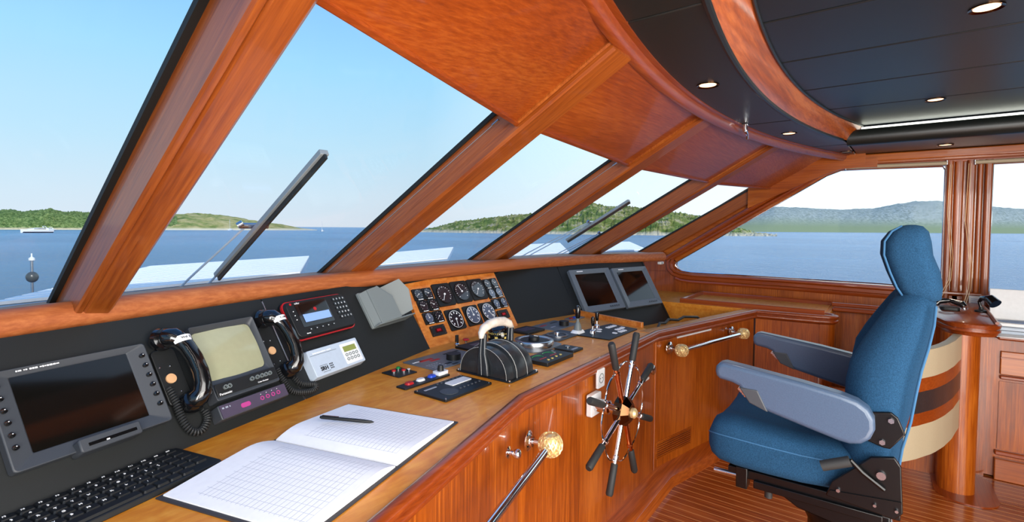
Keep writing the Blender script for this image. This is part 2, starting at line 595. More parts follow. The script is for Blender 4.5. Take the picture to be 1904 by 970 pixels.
m_green = ramp_mat('pine_wood_green', [(0.34, (56, 82, 42)), (0.5, (106, 132, 72)), (0.66, (156, 172, 108))], 0.45, zband=(SEA, SEA + 1.6, (214, 200, 168)), bump=0.6)
m_dry = ramp_mat('dry_scrub_hillside', [(0.34, (96, 122, 60)), (0.47, (150, 154, 92)), (0.56, (178, 168, 112)), (0.7, (198, 186, 138))], 0.07, zband=(SEA, SEA + 2.0, (222, 212, 186)), bump=0.4)
m_scrub = ramp_mat('green_scrub_and_limestone', [(0.36, (74, 104, 44)), (0.48, (120, 140, 66)), (0.56, (160, 160, 98)), (0.63, (190, 182, 146)), (0.72, (206, 200, 176))], 0.09, zband=(SEA, SEA + 2.2, (216, 206, 180)), bump=0.6)
m_far = ramp_mat('hazed_grey_ridge', [(0.36, (122, 134, 126)), (0.5, (148, 158, 152)), (0.64, (176, 184, 182))], 0.12, zband=(SEA, SEA + 34, (128, 142, 112)), bump=0.05)  # aerial haze mixed into the ridge's base colours
m_haze = ramp_mat('remote_blue_grey_mountains', [(0.3, (166, 186, 206)), (0.7, (188, 204, 220))], 0.002)  # distance haze put straight into the mountain colour

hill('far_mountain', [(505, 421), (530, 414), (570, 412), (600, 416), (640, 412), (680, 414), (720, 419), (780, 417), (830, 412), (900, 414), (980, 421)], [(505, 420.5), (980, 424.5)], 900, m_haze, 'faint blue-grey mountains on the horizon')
hill('wooded_island', [(-60, 394), (0, 392), (20, 391), (40, 395), (60, 392), (85, 391), (94, 388), (105, 393), (135, 395), (200, 396), (260, 400), (330, 404)], [(-60, 426.5), (330, 427.5)], 60, m_green, 'low wooded island with a pale beach, behind the motor yacht', steps=1.5, bumps=2.6)
hill('dry_island', [(300, 402), (345, 397), (390, 397.5), (430, 403), (480, 411), (530, 418), (560, 424), (590, 427)], [(300, 427.5), (590, 428.2)], 110, m_dry, 'dry grassy island ending in a low point, behind the wiper', steps=2)
hill('scrub_island', [(775, 431), (800, 426), (850, 413), (900, 408), (960, 401), (1010, 399), (1060, 390), (1095, 382), (1120, 384), (1160, 388), (1200, 388), (1240, 396), (1290, 402), (1330, 410), (1370, 424), (1400, 433), (1445, 438)], [(775, 431.5), (1000, 435), (1250, 438), (1445, 439.5)], 170, m_scrub, 'green scrub island with bare limestone top, seen through the middle panes', steps=2, bumps=3.5)
hill('grey_ridge', [(1170, 404), (1230, 402), (1270, 400), (1320, 402), (1370, 402), (1440, 385), (1500, 387), (1560, 390), (1620, 388), (1700, 375), (1740, 374), (1800, 381), (1860, 386), (1904, 389), (2000, 396), (2100, 400)], [(1170, 429.5), (1560, 431.8), (2100, 435.5)], 500, m_far, 'long haze-grey ridge across the water', steps=3, rough=0.35)

# ------------------------------------------------------------------ room: windscreen
D30 = Vector((0, -math.cos(R(30)), math.sin(R(30))))      # up the rake of the windscreen
N30 = Vector((0, -0.5, -math.cos(R(30))))                 # into the room
ZC = 1.17
BASE = [Vector((-0.62, 1.26, ZC)), Vector((0.339, 1.792, ZC)), Vector((1.307, 2.074, ZC)), Vector((2.476, 2.20, ZC)), Vector((3.638, 2.113, ZC)), Vector((4.47, 1.85, ZC))]
LH = 1.235       # windscreen length up to the header
names_bay = ['port', 'inner port', 'centre port', 'centre starboard', 'starboard']
for i in range(5):
    a, b_ = BASE[i], BASE[i + 1]
    g = MB()
    dn = -N30 * 0.004
    q = [a - D30 * 0.06, b_ - D30 * 0.06, b_ + D30 * LH, a + D30 * LH]
    g.loft([[p + dn for p in q], [p - dn for p in q]])
    o = struct(g.build('window_%d' % (i + 1), glass, smooth=False))


def fitcurve(pts):
    """least squares cubic through (x, y) pairs"""
    n = 4
    A = [[sum(p[0] ** (i + j) for p in pts) for j in range(n)] for i in range(n)]
    B_ = [sum(p[1] * p[0] ** i for p in pts) for i in range(n)]
    m = Matrix(A); x = m.inverted() @ Vector(B_)
    return lambda t: sum(x[i] * t ** i for i in range(n))


fb = fitcurve([(-0.6, -0.02), (0.4, 0.40), (1.03, .547), (1.46, .626), (2.32, .68), (3.43, .55), (4.0, .41), (4.49, .217)])
fr = fitcurve([(-0.6, -0.12), (0.3, 0.15), (1.27, .371), (1.64, .419), (2.03, .441), (2.73, .397), (3.27, .312), (3.80, .21)])
fi = fitcurve([(-0.6, -0.16), (0.4, 0.10), (1.57, .332), (1.77, .348), (2.25, .351), (2.75, .311), (3.4, .222), (3.85, .13)])

WID = [0.07, 0.075, 0.118, 0.132, 0.15, 0.2]
LT = [(q_.y - 0.055 - fb(q_.x) - 0.012) / 0.866 for q_ in BASE]
for i, p in enumerate(BASE):
    if i == 0:
        continue
    # local frame: z along the mullion, x to starboard, y out of the room
    M_ = Matrix.Identity(4)
    for k in range(3):
        M_[k][0] = (1, 0, 0)[k]; M_[k][1] = (-N30)[k]; M_[k][2] = D30[k]
    # right-handed: x cross y = z
    M_.translation = p
    w = WID[i]
    dp = 0.11
    b = MB()
    L0, L1 = -0.10, LT[i]
    sec = [(0, -0.012), (w * 0.9, -0.012), (w, -dp * 0.25), (w, -dp + 0.006), (w - 0.006, -dp), (0.008, -dp), (0, -dp + 0.008)]
    if i == 1:
        sec = [(0, -0.012), (w, -0.012), (w, -dp * 0.5), (w + 0.006, -dp * 0.55), (w + 0.006, -dp + 0.01), (w - 0.004, -dp), (0.022, -dp), (0.018, -dp + 0.004), (0.014, -dp), (0.004, -dp), (0, -dp + 0.005)]
    b.loft([[Vector((x, y, L0)) for x, y in sec], [Vector((x, y, L1)) for x, y in sec]])
    o = b.build('trim_%d' % i, wood_mull, mw=M_)
    struct(o)
    # black gasket along the glass
    b = MB()
    b.box((-0.006, -0.006, (L0 + LH) / 2), (0.010 if i > 1 else 0.014, 0.014, LH - L0))
    struct(b.build('trim_%d' % (i + 10), gasket, mw=M_))

# header strip and sloping veneer panels above each pane
for i in range(5):
    a, c = BASE[i], BASE[i + 1]
    wa = Vector((WID[i], 0, 0)) if i else Vector((0, 0, 0))
    off = N30 * 0.082
    pl0, pl1 = a + wa + D30 * LH + off, c + D30 * LH + off
    th_ = -N30 * 0.012
    lo_, hi_ = [], []
    for k in range(13):
        q = (a + wa).lerp(c, k / 12)
        lo_.append(q + D30 * LH + off)
        hi_.append(q + D30 * ((q.y + off.y - fb(q.x) - 0.012) / 0.866) + off)
    ph0, ph1 = hi_[0], hi_[-1]
    b = MB()
    b.loft([[l, h, h + th_, l + th_] for l, h in zip(lo_, hi_)])
    struct(b.build('ceiling', wood_panel, smooth=False))
    b = MB()
    g0, g1 = a + wa + D30 * LH, c + D30 * LH
    lip0, lip1 = pl0 + N30 * 0.012, pl1 + N30 * 0.012
    t = D30 * 0.016
    b.loft([[g0, g1, lip1, lip0], [g0 + t, g1 + t, lip1 + t, lip0 + t]])
    struct(b.build('trim_%d' % (20 + i), wood_red, smooth=False, bevel=0.003))
    # thin side beads where the veneer meets the mullion
    b = MB()
    b.tube([pl1 + Vector((-0.006, 0, 0)) + N30 * 0.004, ph1 + Vector((-0.006, 0, 0)) + N30 * 0.004], 0.008, 6)
    b.tube([pl0 + Vector((0.004, 0, 0)) + N30 * 0.003, ph0 + Vector((0.004, 0, 0)) + N30 * 0.003], 0.005, 6)
    struct(b.build('trim_%d' % (30 + i), wood_mull))


# ------------------------------------------------------------------ room: overhead
ZS, ZI = 1.94, 2.04
XS = [-1.0 + 0.1 * k for k in range(0, 57)]          # -1.0 .. 4.6


def beam_ring(x):
    y = fb(x)
    prof = [(0.0, 1.902), (0.008, 1.897), (0.020, 1.897), (0.028, 1.905), (0.028, 2.0), (-0.03, 2.01), (-0.03, 1.935), (-0.014, 1.932), (-0.010, 1.912)]
    return [Vector((x, y + dy, z)) for dy, z in prof]


b = MB()
b.loft([beam_ring(x) for x in XS if x <= 4.56])
struct(b.build('trim_40', wood_red, sharp=40))
# soffit ring in black leather: separate padded panels with open seams
seams = [-1.0, -0.05, 1.29, 2.9, 3.9, 4.5]
for a, c in zip(seams, seams[1:]):
    n = 14
    x0, x1 = a + 0.004, c - 0.004
    f_, k_ = [], []
    for j in range(n + 1):
        x = x0 + (x1 - x0) * j / n
        f_.append((x, fb(x) - 0.025))
        k_.append((x, min(fr(x), fb(x) - 0.06) if x < 3.8 else 0.21 - (x - 3.8) * 0.045))
    b = MB()
    b.prism(f_ + k_[::-1], ZS, ZS + 0.03)
    struct(b.build('ceiling', leather_blk, bevel=0.005, sharp=50))
# starboard side soffit, aft of the curve
b = MB(); b.prism([(3.83, -3.0), (4.5, -3.0), (4.5, 0.17), (3.83, 0.20)], ZS + 0.001, ZS + 0.03)
struct(b.build('ceiling', leather_blk, bevel=0.004))
b = MB(); b.prism([(-1.2, -3.0), (-0.75, -3.0), (-0.75, fr(-0.75)), (-1.2, -0.3)], ZS + 0.001, ZS + 0.03)
struct(b.build('ceiling', leather_blk, bevel=0.004))
# black edging roll around the recess
b = MB()
b.tube([(x, fr(x) - 0.004, ZS + 0.004) for x in XS if -0.75 <= x <= 3.8], 0.011, 8)
struct(b.build('trim_41', leather_blk))
b = MB()
b.tube([(3.80, 0.20, ZS + 0.022), (3.80, -0.5, ZS + 0.022), (3.80, -3.0, ZS + 0.022)], 0.05, 18)
struct(b.build('trim_42', leather_blk))
# curved mahogany cornice rising into the recess
b = MB()
xs = [x for x in XS if -0.75 <= x <= 3.83] + [3.83]
lo, hi = [], []
for x in xs:
    lo.append(Vector((x, fr(x) - 0.012, ZS + 0.004)))
    hi.append(Vector((x, fi(x) - 0.0, ZI + 0.001)))
b.loft([[l, h, h + Vector((0, 0.02, 0.0)), l + Vector((0, 0.014, 0.012))] for l, h in zip(lo, hi)])
struct(b.build('trim_43', wood_x, sharp=60))
b = MB()
b.tube([(x, fi(x) - 0.003, ZI - 0.003) for x in xs], 0.006, 6)
struct(b.build('trim_44', leather_blk))
# inner overhead: planks of black leather running fore and aft
ed = [-1.2, -0.15, 0.33, 0.81, 1.295, 1.775, 2.235, 2.735, 3.235, 3.84]
for a, c in zip(ed, ed[1:]):
    b = MB()
    n = 6
    f_ = [(a + 0.006 + (c - a - 0.012) * j / n, fi(a + 0.006 + (c - a - 0.012) * j / n) + 0.004) for j in range(n + 1)]
    b.prism([(a + 0.006, -3.0), (c - 0.006, -3.0)] + f_[::-1], ZI, ZI + 0.03)
    struct(b.build('ceiling', leather_in, bevel=0.003, sharp=50))
b = MB(); b.box((1.7, -1.2, 2.095), (6.2, 3.8, 0.04))
struct(b.build('ceiling', gasket))
b = MB(); b.prism([(-1.3, -1.0), (4.7, -1.0), (4.7, 0.3), (2.4, 0.78), (0.4, 0.55), (-1.3, 0.0)], 2.072, 2.08)
struct(b.build('ceiling', gasket))
# thin lit cove strip along the starboard side of the recess
t = thing('cove_light', 'thin bright cove light strip along the edge of the recessed black ceiling', 'light')
b = MB(); b.box((3.842, -1.42, 2.012), (0.012, 3.1, 0.034)); b.build('diffuser', cove_emit, t)
b = MB(); b.box((3.853, -1.42, 2.012), (0.008, 3.12, 0.044)); b.build('housing', steel, t)

# ------------------------------------------------------------------ room: starboard wall
XW = 4.5
open1 = [(1.50, 1.085), (1.505, 1.055), (1.48, 1.028), (1.44, 1.012), (1.36, 1.003), (1.0, 1.003), (0.0, 1.0), (-0.30, 0.985), (-0.325, 1.0), (-0.325, 1.80), (-0.31, 1.825), (0.0, 1.832), (0.19, 1.842), (0.27, 1.835), (0.36, 1.80)]


def yz_prism(b, poly, x0, x1):
    b.loft([[Vector((x0, y, z)) for y, z in poly], [Vector((x1, y, z)) for y, z in poly]])


def wall_piece(poly, name='wall_starboard', m=None, x0=XW, x1=XW + 0.06):
    b = MB(); yz_prism(b, poly, x0, x1)
    return struct(b.build(name, m or wood_z, smooth=False))


# wall below the windows, forward corner, post between windows, band above
wall_piece([(-3.0, 0.0), (2.0, 0.0), (2.0, 1.0), (1.5, 1.003), (-0.325, 0.985), (-0.56, 0.985), (-3.0, 0.985)])
fwd_poly = [(2.1, 1.0), (2.1, 1.15), (1.80, 1.16), (1.62, 1.19), (1.50, 1.10)] + [(1.50, 1.085), (1.505, 1.055), (1.48, 1.028), (1.44, 1.012), (1.36, 1.0)]
wall_piece(fwd_poly)
wall_piece([(-0.325, 0.98), (-0.56, 0.98), (-0.56, 1.86), (-0.325, 1.86)], x0=XW - 0.005)
wall_piece([(0.40, 1.835), (-3.0, 1.815), (-3.0, 2.0), (0.32, 2.0)], m=wood_y)
# raked side post closing the wall against the windscreen
b = MB(); yz_prism(b, [(1.50, 1.09), (1.62, 1.19), (1.78, 1.19), (0.40, 2.05), (0.10, 2.05), (0.10, 1.838), (0.27, 1.838), (0.36, 1.80)], XW, XW + 0.05)
struct(b.build('wall_starboard', wood_y, smooth=False))
b = MB(); b.prism([(4.43, 0.12), (4.5, 0.12), (4.5, 0.62), (4.43, 0.55)], 1.872, 2.02)
struct(b.build('wall_starboard', wood_y, smooth=False))
wall_piece([(0.17, 1.8425), (0.27, 1.838), (0.38, 1.80), (0.90, 1.56), (0.90, 1.72), (0.55, 1.90), (0.05, 1.90), (0.05, 1.838)], m=wood_y, x0=4.44, x1=4.52)
# glass of the side windows
b = MB(); yz_prism(b, open1, XW + 0.03, XW + 0.036); struct(b.build('window_6', glass, smooth=False))
b = MB(); yz_prism(b, [(-0.56, 0.985), (-0.56, 1.83), (-3.0, 1.83), (-3.0, 0.985)], XW + 0.03, XW + 0.036); struct(b.build('window_7', glass, smooth=False))
# bright metal rim round the forward side window
b = MB(); b.tube([(XW + 0.008, y, z) for y, z in open1], 0.0055, 8, loop=True)
struct(b.build('trim_50', chrome))
b = MB(); b.tube([(XW + 0.008, y, z) for y, z in [(-0.565, 0.99), (-0.565, 1.825), (-2.99, 1.825), (-2.99, 0.99)]], 0.005, 8, loop=True)
struct(b.build('trim_51', chrome))


def molding(name, path, prof, m, closed=False):
    """prof: (inwards from the wall, up) pairs swept along a path of (y, z) pairs on the starboard wall"""
    b = MB()
    rings = []
    n = len(path)
    for i, (y, z) in enumerate(path):
        a = Vector(path[max(i - 1, 0)]); c = Vector(path[min(i + 1, n - 1)])
        d = (c - a).normalized(); nn = Vector((-d.y, d.x))
        rings.append([Vector((XW - q, y + nn.x * s_, z + nn.y * s_)) for q, s_ in prof])
    b.loft(rings)
    return struct(b.build(name, m, sharp=40))


# sill mouldings following the lower edge and the round forward corner
sillp = [(-3.0, 0.978), (-0.3, 0.978), (0.6, 0.992), (1.36, 0.994), (1.45, 1.002), (1.50, 1.018), (1.525, 1.045), (1.53, 1.075), (1.51, 1.115)]
molding('trim_52', [(y, z) for y, z in sillp][::-1], [(-0.01, 0.0), (0.022, 0.0), (0.030, 0.006), (0.032, 0.016), (0.024, 0.024), (0.018, 0.03), (0.018, 0.052), (0.010, 0.06), (-0.01, 0.06)], wood_red_y)
molding('trim_53', [(y, z - 0.075) for y, z in sillp[:6]], [(-0.01, -0.012), (0.012, -0.012), (0.018, 0), (0.012, 0.012), (-0.01, 0.012)], wood_red_y)
# top rail mouldings
b = MB(); yz_prism(b, [(0.26, 1.852), (-3.0, 1.835), (-3.0, 1.86), (0.22, 1.872)], XW - 0.018, XW + 0.01)
struct(b.build('trim_54', wood_red_y, bevel=0.006))
b = MB(); yz_prism(b, [(0.22, 1.885), (-3.0, 1.868), (-3.0, 1.94), (0.16, 1.94)], XW - 0.03, XW + 0.01)
struct(b.build('trim_55', wood_y, bevel=0.008))
# raked inner post with rounded edge along the top of the side window
b = MB()
for k, (ofs, rad) in enumerate(((0.0, 0.016), (0.045, 0.022))):
    b.tube([(XW - 0.012, 1.54 + ofs, 1.115), (XW - 0.012, 0.36 + ofs * 1.2, 1.835 + ofs * 0.4)], rad, 10)
struct(b.build('trim_56', wood_red_y))
# pilasters on the post between the windows
for k, (y, w_, d_) in enumerate(((-0.348, 0.036, 0.03), (-0.395, 0.05, 0.018), (-0.455, 0.045, 0.03), (-0.50, 0.03, 0.02), (-0.54, 0.04, 0.032))):
    b = MB(); pr = rrect(d_ * 2, w_, 0.012, 4, XW, y)
    b.prism(pr, 0.90, 1.855)
    struct(b.build('trim_%d' % (60 + k), wood_z, sharp=50))

# floor of narrow teak planks with pale caulking
def plank_mat():
    m = wood('teak_plank_floor', (120, 52, 16), (150, 72, 26), (172, 92, 40), 'Y', rough=0.26, coat=0.5, stretch=12)
    n = m.node_tree; L = n.links.new; A = n.nodes.new
    bs = n.nodes['Principled BSDF']
    old = bs.inputs['Base Color'].links[0].from_socket
    tcn = A('ShaderNodeTexCoord'); sp = A('ShaderNodeSeparateXYZ'); L(tcn.outputs['Object'], sp.inputs[0])
    m1 = A('ShaderNodeMath'); m1.operation = 'DIVIDE'; m1.inputs[1].default_value = 0.05; L(sp.outputs['X'], m1.inputs[0])
    m2 = A('ShaderNodeMath'); m2.operation = 'FRACT'; L(m1.outputs[0], m2.inputs[0])
    m3 = A('ShaderNodeMath'); m3.operation = 'LESS_THAN'; m3.inputs[1].default_value = 0.10; L(m2.outputs[0], m3.inputs[0])
    mc = A('ShaderNodeMix'); mc.data_type = 'RGBA'; L(m3.outputs[0], mc.inputs[0]); L(old, mc.inputs[6])
    mc.inputs[7].default_value = (*lin((214, 150, 84)), 1)
    L(mc.outputs[2], bs.inputs['Base Color'])
    return m


b = MB(); b.box((1.75, -0.7, -0.02), (5.9, 4.7, 0.04)); struct(b.build('floor', plank_mat(), smooth=False))
# aft bulkhead and low port side, behind the camera
b = MB(); b.box((1.7, -3.0, 1.02), (5.8, 0.06, 2.04)); struct(b.build('wall_aft', wood_z, smooth=False))
b = MB(); b.box((-1.2, -1.7, 0.45), (0.06, 2.6, 0.9)); struct(b.build('wall_port', wood_y, smooth=False))

# ------------------------------------------------------------------ helm console
DZ = 0.82
con = thing('helm_console', 'long varnished mahogany helm console with a burl worktop under the windscreen', 'console')
PA, PB, PC, PE, PF = (-0.62, 0.44), (1.337, 0.948), (2.645, 0.975), (3.786, 0.70), (3.815, 0.32)


def sweep(b, path, prof, z0=0.0, close_end=True):
    """prof (outwards, z) swept along a plan path with mitred corners; outwards is to the right of travel"""
    rings = []
    n = len(path)
    P = [Vector(p) for p in path]
    for i, p in enumerate(P):
        d0 = (P[i] - P[i - 1]).normalized() if i else None
        d1 = (P[i + 1] - P[i]).normalized() if i < n - 1 else None
        if d0 is None: d0 = d1
        if d1 is None: d1 = d0
        n0 = Vector((d0.y, -d0.x)); n1 = Vector((d1.y, -d1.x))
        m = (n0 + n1).normalized(); m = m / max(0.4, m.dot(n0))
        rings.append([Vector((p.x + m.x * o_, p.y + m.y * o_, z0 + z)) for o_, z in prof])
    b.loft(rings, cap=close_end)


roundend = [(3.822 + 0.065 * (1 - math.cos(a)) , 0.30 - 0.065 * math.sin(a)) for a in [R(20 * k) for k in range(1, 10)]]
fronted = [PA, PB, PC, PE, PF] + roundend + [(4.5, 0.30)]
# worktop
b = MB()
top = [(-0.62, 0.46), (1.337, 0.965), (2.64, 0.995), (2.725, 1.095), (2.885, 1.64), (2.40, 1.73), (2.36, 1.75), (1.61, 1.72), (1.067, 1.57), (-0.62, 1.14)]
b.prism(top, DZ - 0.03, DZ)
b.build('worktop', wood_desk, con, smooth=False)
# wide coping round the chart well and the wing
b = MB()
cop = [(0.0, 0.0), (-0.006, 0.0015), (-0.085, 0.0015), (-0.092, -0.004), (-0.092, -0.03), (0.0, -0.03)]
sweep(b, [(2.60, 0.974), PC, PE, PF] + roundend, [(o_, DZ + z) for o_, z in cop])
b.build('coping', wood_desk, con, sharp=40)
# well: floor, starboard counter, counter face
b = MB(); b.prism([(2.76, 1.02), (3.72, 0.80), (3.84, 1.35), (3.84, 1.62), (2.90, 1.70)], 0.66, 0.68)
b.build('well_floor', wood_desk, con, smooth=False)
b = MB(); b.prism([(2.72, 1.095), (2.735, 1.088), (2.90, 1.64), (2.885, 1.645)], 0.66, DZ + 0.03)
b.build('end_lip', wood_inst, con, bevel=0.003)
b = MB(); b.prism([(3.86, 0.28), (4.5, 0.28), (4.5, 1.95), (3.832, 1.72), (3.832, 1.0)], DZ - 0.03, DZ)
b.build('side_counter', wood_desk, con, smooth=False)
b = MB(); b.prism([(3.84, 0.80), (3.86, 0.80), (3.86, 1.72), (3.84, 1.72)], 0.6, DZ - 0.002)
b.build('counter_face', wood_desk, con, smooth=False)
# edge moulding
b = MB()
prof = [(-0.02, 0.822), (-0.012, 0.829), (0.0, 0.830), (0.012, 0.826), (0.017, 0.817), (0.014, 0.807), (0.007, 0.803), (0.007, 0.799), (0.014, 0.795), (0.016, 0.785), (0.010, 0.777), (0.002, 0.773), (-0.004, 0.768), (-0.02, 0.768)]
sweep(b, fronted[:-1], prof)
b.build('edge_moulding', wood_red, con, sharp=50)
# front panels, each facet a piece of its own
for nm, a, c in (('front_panel', PA, PB), ('front_panel', PB, PC), ('front_panel', PE, PF)):
    b = MB(); sweep(b, [a, c], [(-0.010, 0.05), (-0.010, 0.775), (-0.03, 0.775), (-0.03, 0.05)])
    b.build(nm, wood_z, con, smooth=False)
b = MB(); sweep(b, [PC, PE], [(-0.010, 0.05), (-0.010, 0.775), (-0.03, 0.775), (-0.03, 0.05)])
dr = b.build('door', wood_z, con, smooth=False)
# rounded end of the wing
b = MB(); sweep(b, [PF] + roundend + [(4.0, 0.36)], [(-0.004, 0.0), (-0.004, 0.775), (-0.03, 0.775), (-0.03, 0.0)])
b.build('rounded_end', wood_z, con, sharp=40)
# corner bead at the facet joint
b = MB(); b.cyl((PC[0] - 0.006, PC[1] - 0.0 + 0.006, 0.06), (PC[0] - 0.006, PC[1] + 0.006, 0.77), 0.0075)
b.build('corner_bead', wood_z, con)
# sloping plinth
b = MB(); sweep(b, [PA, PB, PC, PE, PF], [(0.105, 0.0), (0.095, 0.055), (0.085, 0.06), (-0.01, 0.062), (-0.02, 0.0)])
b.build('plinth', wood_x, con, sharp=30)
# louvred vent in the door
ang = math.atan2(PE[1] - PC[1], PE[0] - PC[0])
DM = frame((PC[0], PC[1], 0), (math.cos(ang), math.sin(ang), 0), (0, 0, 1))   # x along door, y up, z out of the face


def on_door(x, z, out=-0.010):
    return DM @ T(x, z, out)


b = MB()
b.frame_ring(rrect(0.36, 0.10, 0.003, 1), rrect(0.345, 0.085, 0.002, 1), 0, 0.004)
v = b.build('vent', wood_z, con, mw=on_door(0.20, 0.155))
b = MB(); b.box((0, 0, 0.0005), (0.345, 0.085, 0.001)); b.build('vent_recess', wood_dark, v)
b = MB()
for k in range(7):
    b.box((0, -0.037 + k * 0.0123, 0.001), (0.345, 0.006, 0.004))
b.build('louvres', wood_z, v, smooth=False)

# fiddle rails of the starboard chart tray
b = MB()
path = [(3.90, -0.3), (3.90, 1.02), (4.40, 1.02), (4.40, -0.3)]
tr = thing('chart_tray', 'long shallow varnished tray with raised fiddle rails on the side counter', 'tray')
b = MB(); sweep(b, [(4.42, 0.30), (4.42, 1.24), (3.88, 1.24), (3.88, 0.30)], [(-0.012, DZ), (-0.012, DZ + 0.028), (-0.006, DZ + 0.034), (0.006, DZ + 0.034), (0.012, DZ + 0.028), (0.012, DZ)])
b.build('rail', wood_red_y, tr, sharp=40)
b = MB(); b.box((4.15, 0.77, DZ + 0.003), (0.52, 0.93, 0.006)); b.build('tray_floor', wood_desk, tr)

# shelf and recessed panelling behind the chair
sh = thing('side_shelf', 'mahogany shelf with recessed upright-grained panelling behind the helm chair', 'cabinet')
b = MB(); b.box((4.34, -0.02, DZ + 0.005), (0.30, 0.60, 0.03)); b.build('shelf_top', wood_red_y, sh, bevel=0.01)
b = MB(); b.box((4.30, -0.02, 0.40), (0.03, 0.62, 0.80)); b.build('panel', wood_z, sh)
b = MB(); b.tube([(4.20, 0.28, 0.86), (4.20, -0.30, 0.86)], 0.014, 10); b.build('rail', wood_red_y, sh)

# ------------------------------------------------------------------ dashboard: sloping instrument panels
TH = R(58.5)


def facet(P, deg):
    t_ = R(deg)
    f_ = Vector((-math.sin(t_), math.cos(t_), 0))
    return frame(P, (math.cos(t_), math.sin(t_), 0), f_ * math.cos(TH) + Vector((0, 0, math.sin(TH))))


FL = facet((1.067, 1.537, 0.82), 14)
FC = facet((1.99, 1.69, 0.82), 0)
FB = facet((2.357, 1.722, 0.82), -11.7)
FR = facet((2.884, 1.616, 0.82), -14)
dash = thing('dashboard', 'sloping black instrument dashboard under the wooden coaming', 'dashboard')


def slab(name, F, u0, v0, u1, v1, m, z0=-0.02, z1=0.0, bevel=0.0):
    b = MB(); b.box(((u0 + u1) / 2, (v0 + v1) / 2, (z0 + z1) / 2), (u1 - u0, v1 - v0, z1 - z0))
    return b.build(name, m, dash, mw=F, bevel=bevel)


slab('black_panel', FL, -1.75, -0.01, -0.184, 0.37, black_panel)
slab('black_panel', FL, -0.180, -0.01, 0.575, 0.37, black_panel)
wp = slab('gauge_panel', FC, -0.362, -0.005, 0.345, 0.345, wood_inst, -0.02, 0.003, 0.001)
wp['label'] = 'orange burl veneer gauge panel'
slab('black_panel', FB, -0.02, -0.01, 0.545, 0.37, black_panel)
slab('black_panel', FR, 0.008, -0.19, 0.96, 0.37, black_panel)
slab('back_strip', FC, -0.40, 0.345, 0.40, 0.375, black_panel, -0.02, 0.0)
slab('end_cheek', FR, 0.955, -0.19, 0.972, 0.38, black_panel, -0.10, 0.004)
b = MB()
b.box((-0.182, 0.18, 0.0005), (0.004, 0.36, 0.002)); b.build('seam', steel, dash, mw=FL)
# hidden carcass behind the dash
b = MB(); b.prism([(-0.62, 1.30), (1.0, 1.74), (1.6, 1.86), (2.4, 1.89), (2.9, 1.81), (3.8, 1.6), (3.8, 1.75), (2.4, 2.1), (0.9, 1.95), (-0.62, 1.45)], 0.60, 1.115)
b.build('carcass', gasket, dash, smooth=False)

# coaming board along the foot of the windscreen
coam = [(-0.62, 1.235), (0.205, 1.555), (0.49, 1.64), (0.865, 1.735), (1.25, 1.795), (1.62, 1.825), (2.2, 1.845), (2.75, 1.83), (3.3, 1.72), (3.8, 1.57), (4.12, 1.47)]
back = [(-0.62, 1.35), (0.339, 1.84), (0.80, 1.98), (1.307, 2.12), (1.9, 2.20), (2.476, 2.25), (3.1, 2.22), (3.638, 2.165), (4.12, 2.02), (4.5, 1.88)]


def resample(pts, n):
    xs_ = [pts[0][0] + (pts[-1][0] - pts[0][0]) * k / n for k in range(n + 1)]
    return [(x, interp(pts, x)) for x in xs_]


b = MB()
A_ = resample(coam, 48); B2 = resample(back, 48)
rings = []
for (x, y), (xb, yb) in zip(A_, B2):
    rings.append([Vector((x, y + 0.02, 1.118)), Vector((x, y - 0.002, 1.121)), Vector((x, y - 0.012, 1.130)), Vector((x, y - 0.016, 1.150)), Vector((x, y - 0.013, 1.168)), Vector((x, y - 0.002, 1.183)), Vector((x, y + 0.016, 1.191)), Vector((x, y + 0.035, 1.190)), Vector((x, y + 0.055, 1.180)), Vector((xb, yb, 1.170)), Vector((xb, yb, 1.118))])
b.loft(rings)
struct(b.build('trim_70', wood_coam, sharp=50))
# white electric socket strip at the end of the coaming
t = thing('wall_socket', 'small white socket at the starboard end of the coaming', 'socket', T(4.12, 1.50, 1.10))
b = MB(); b.box((0, 0, 0), (0.07, 0.03, 0.022)); b.build('housing', white_gl, t, bevel=0.004)
b = MB(); b.box((-0.01, -0.016, 0), (0.02, 0.002, 0.012)); b.build('outlet', mid_grey, t)

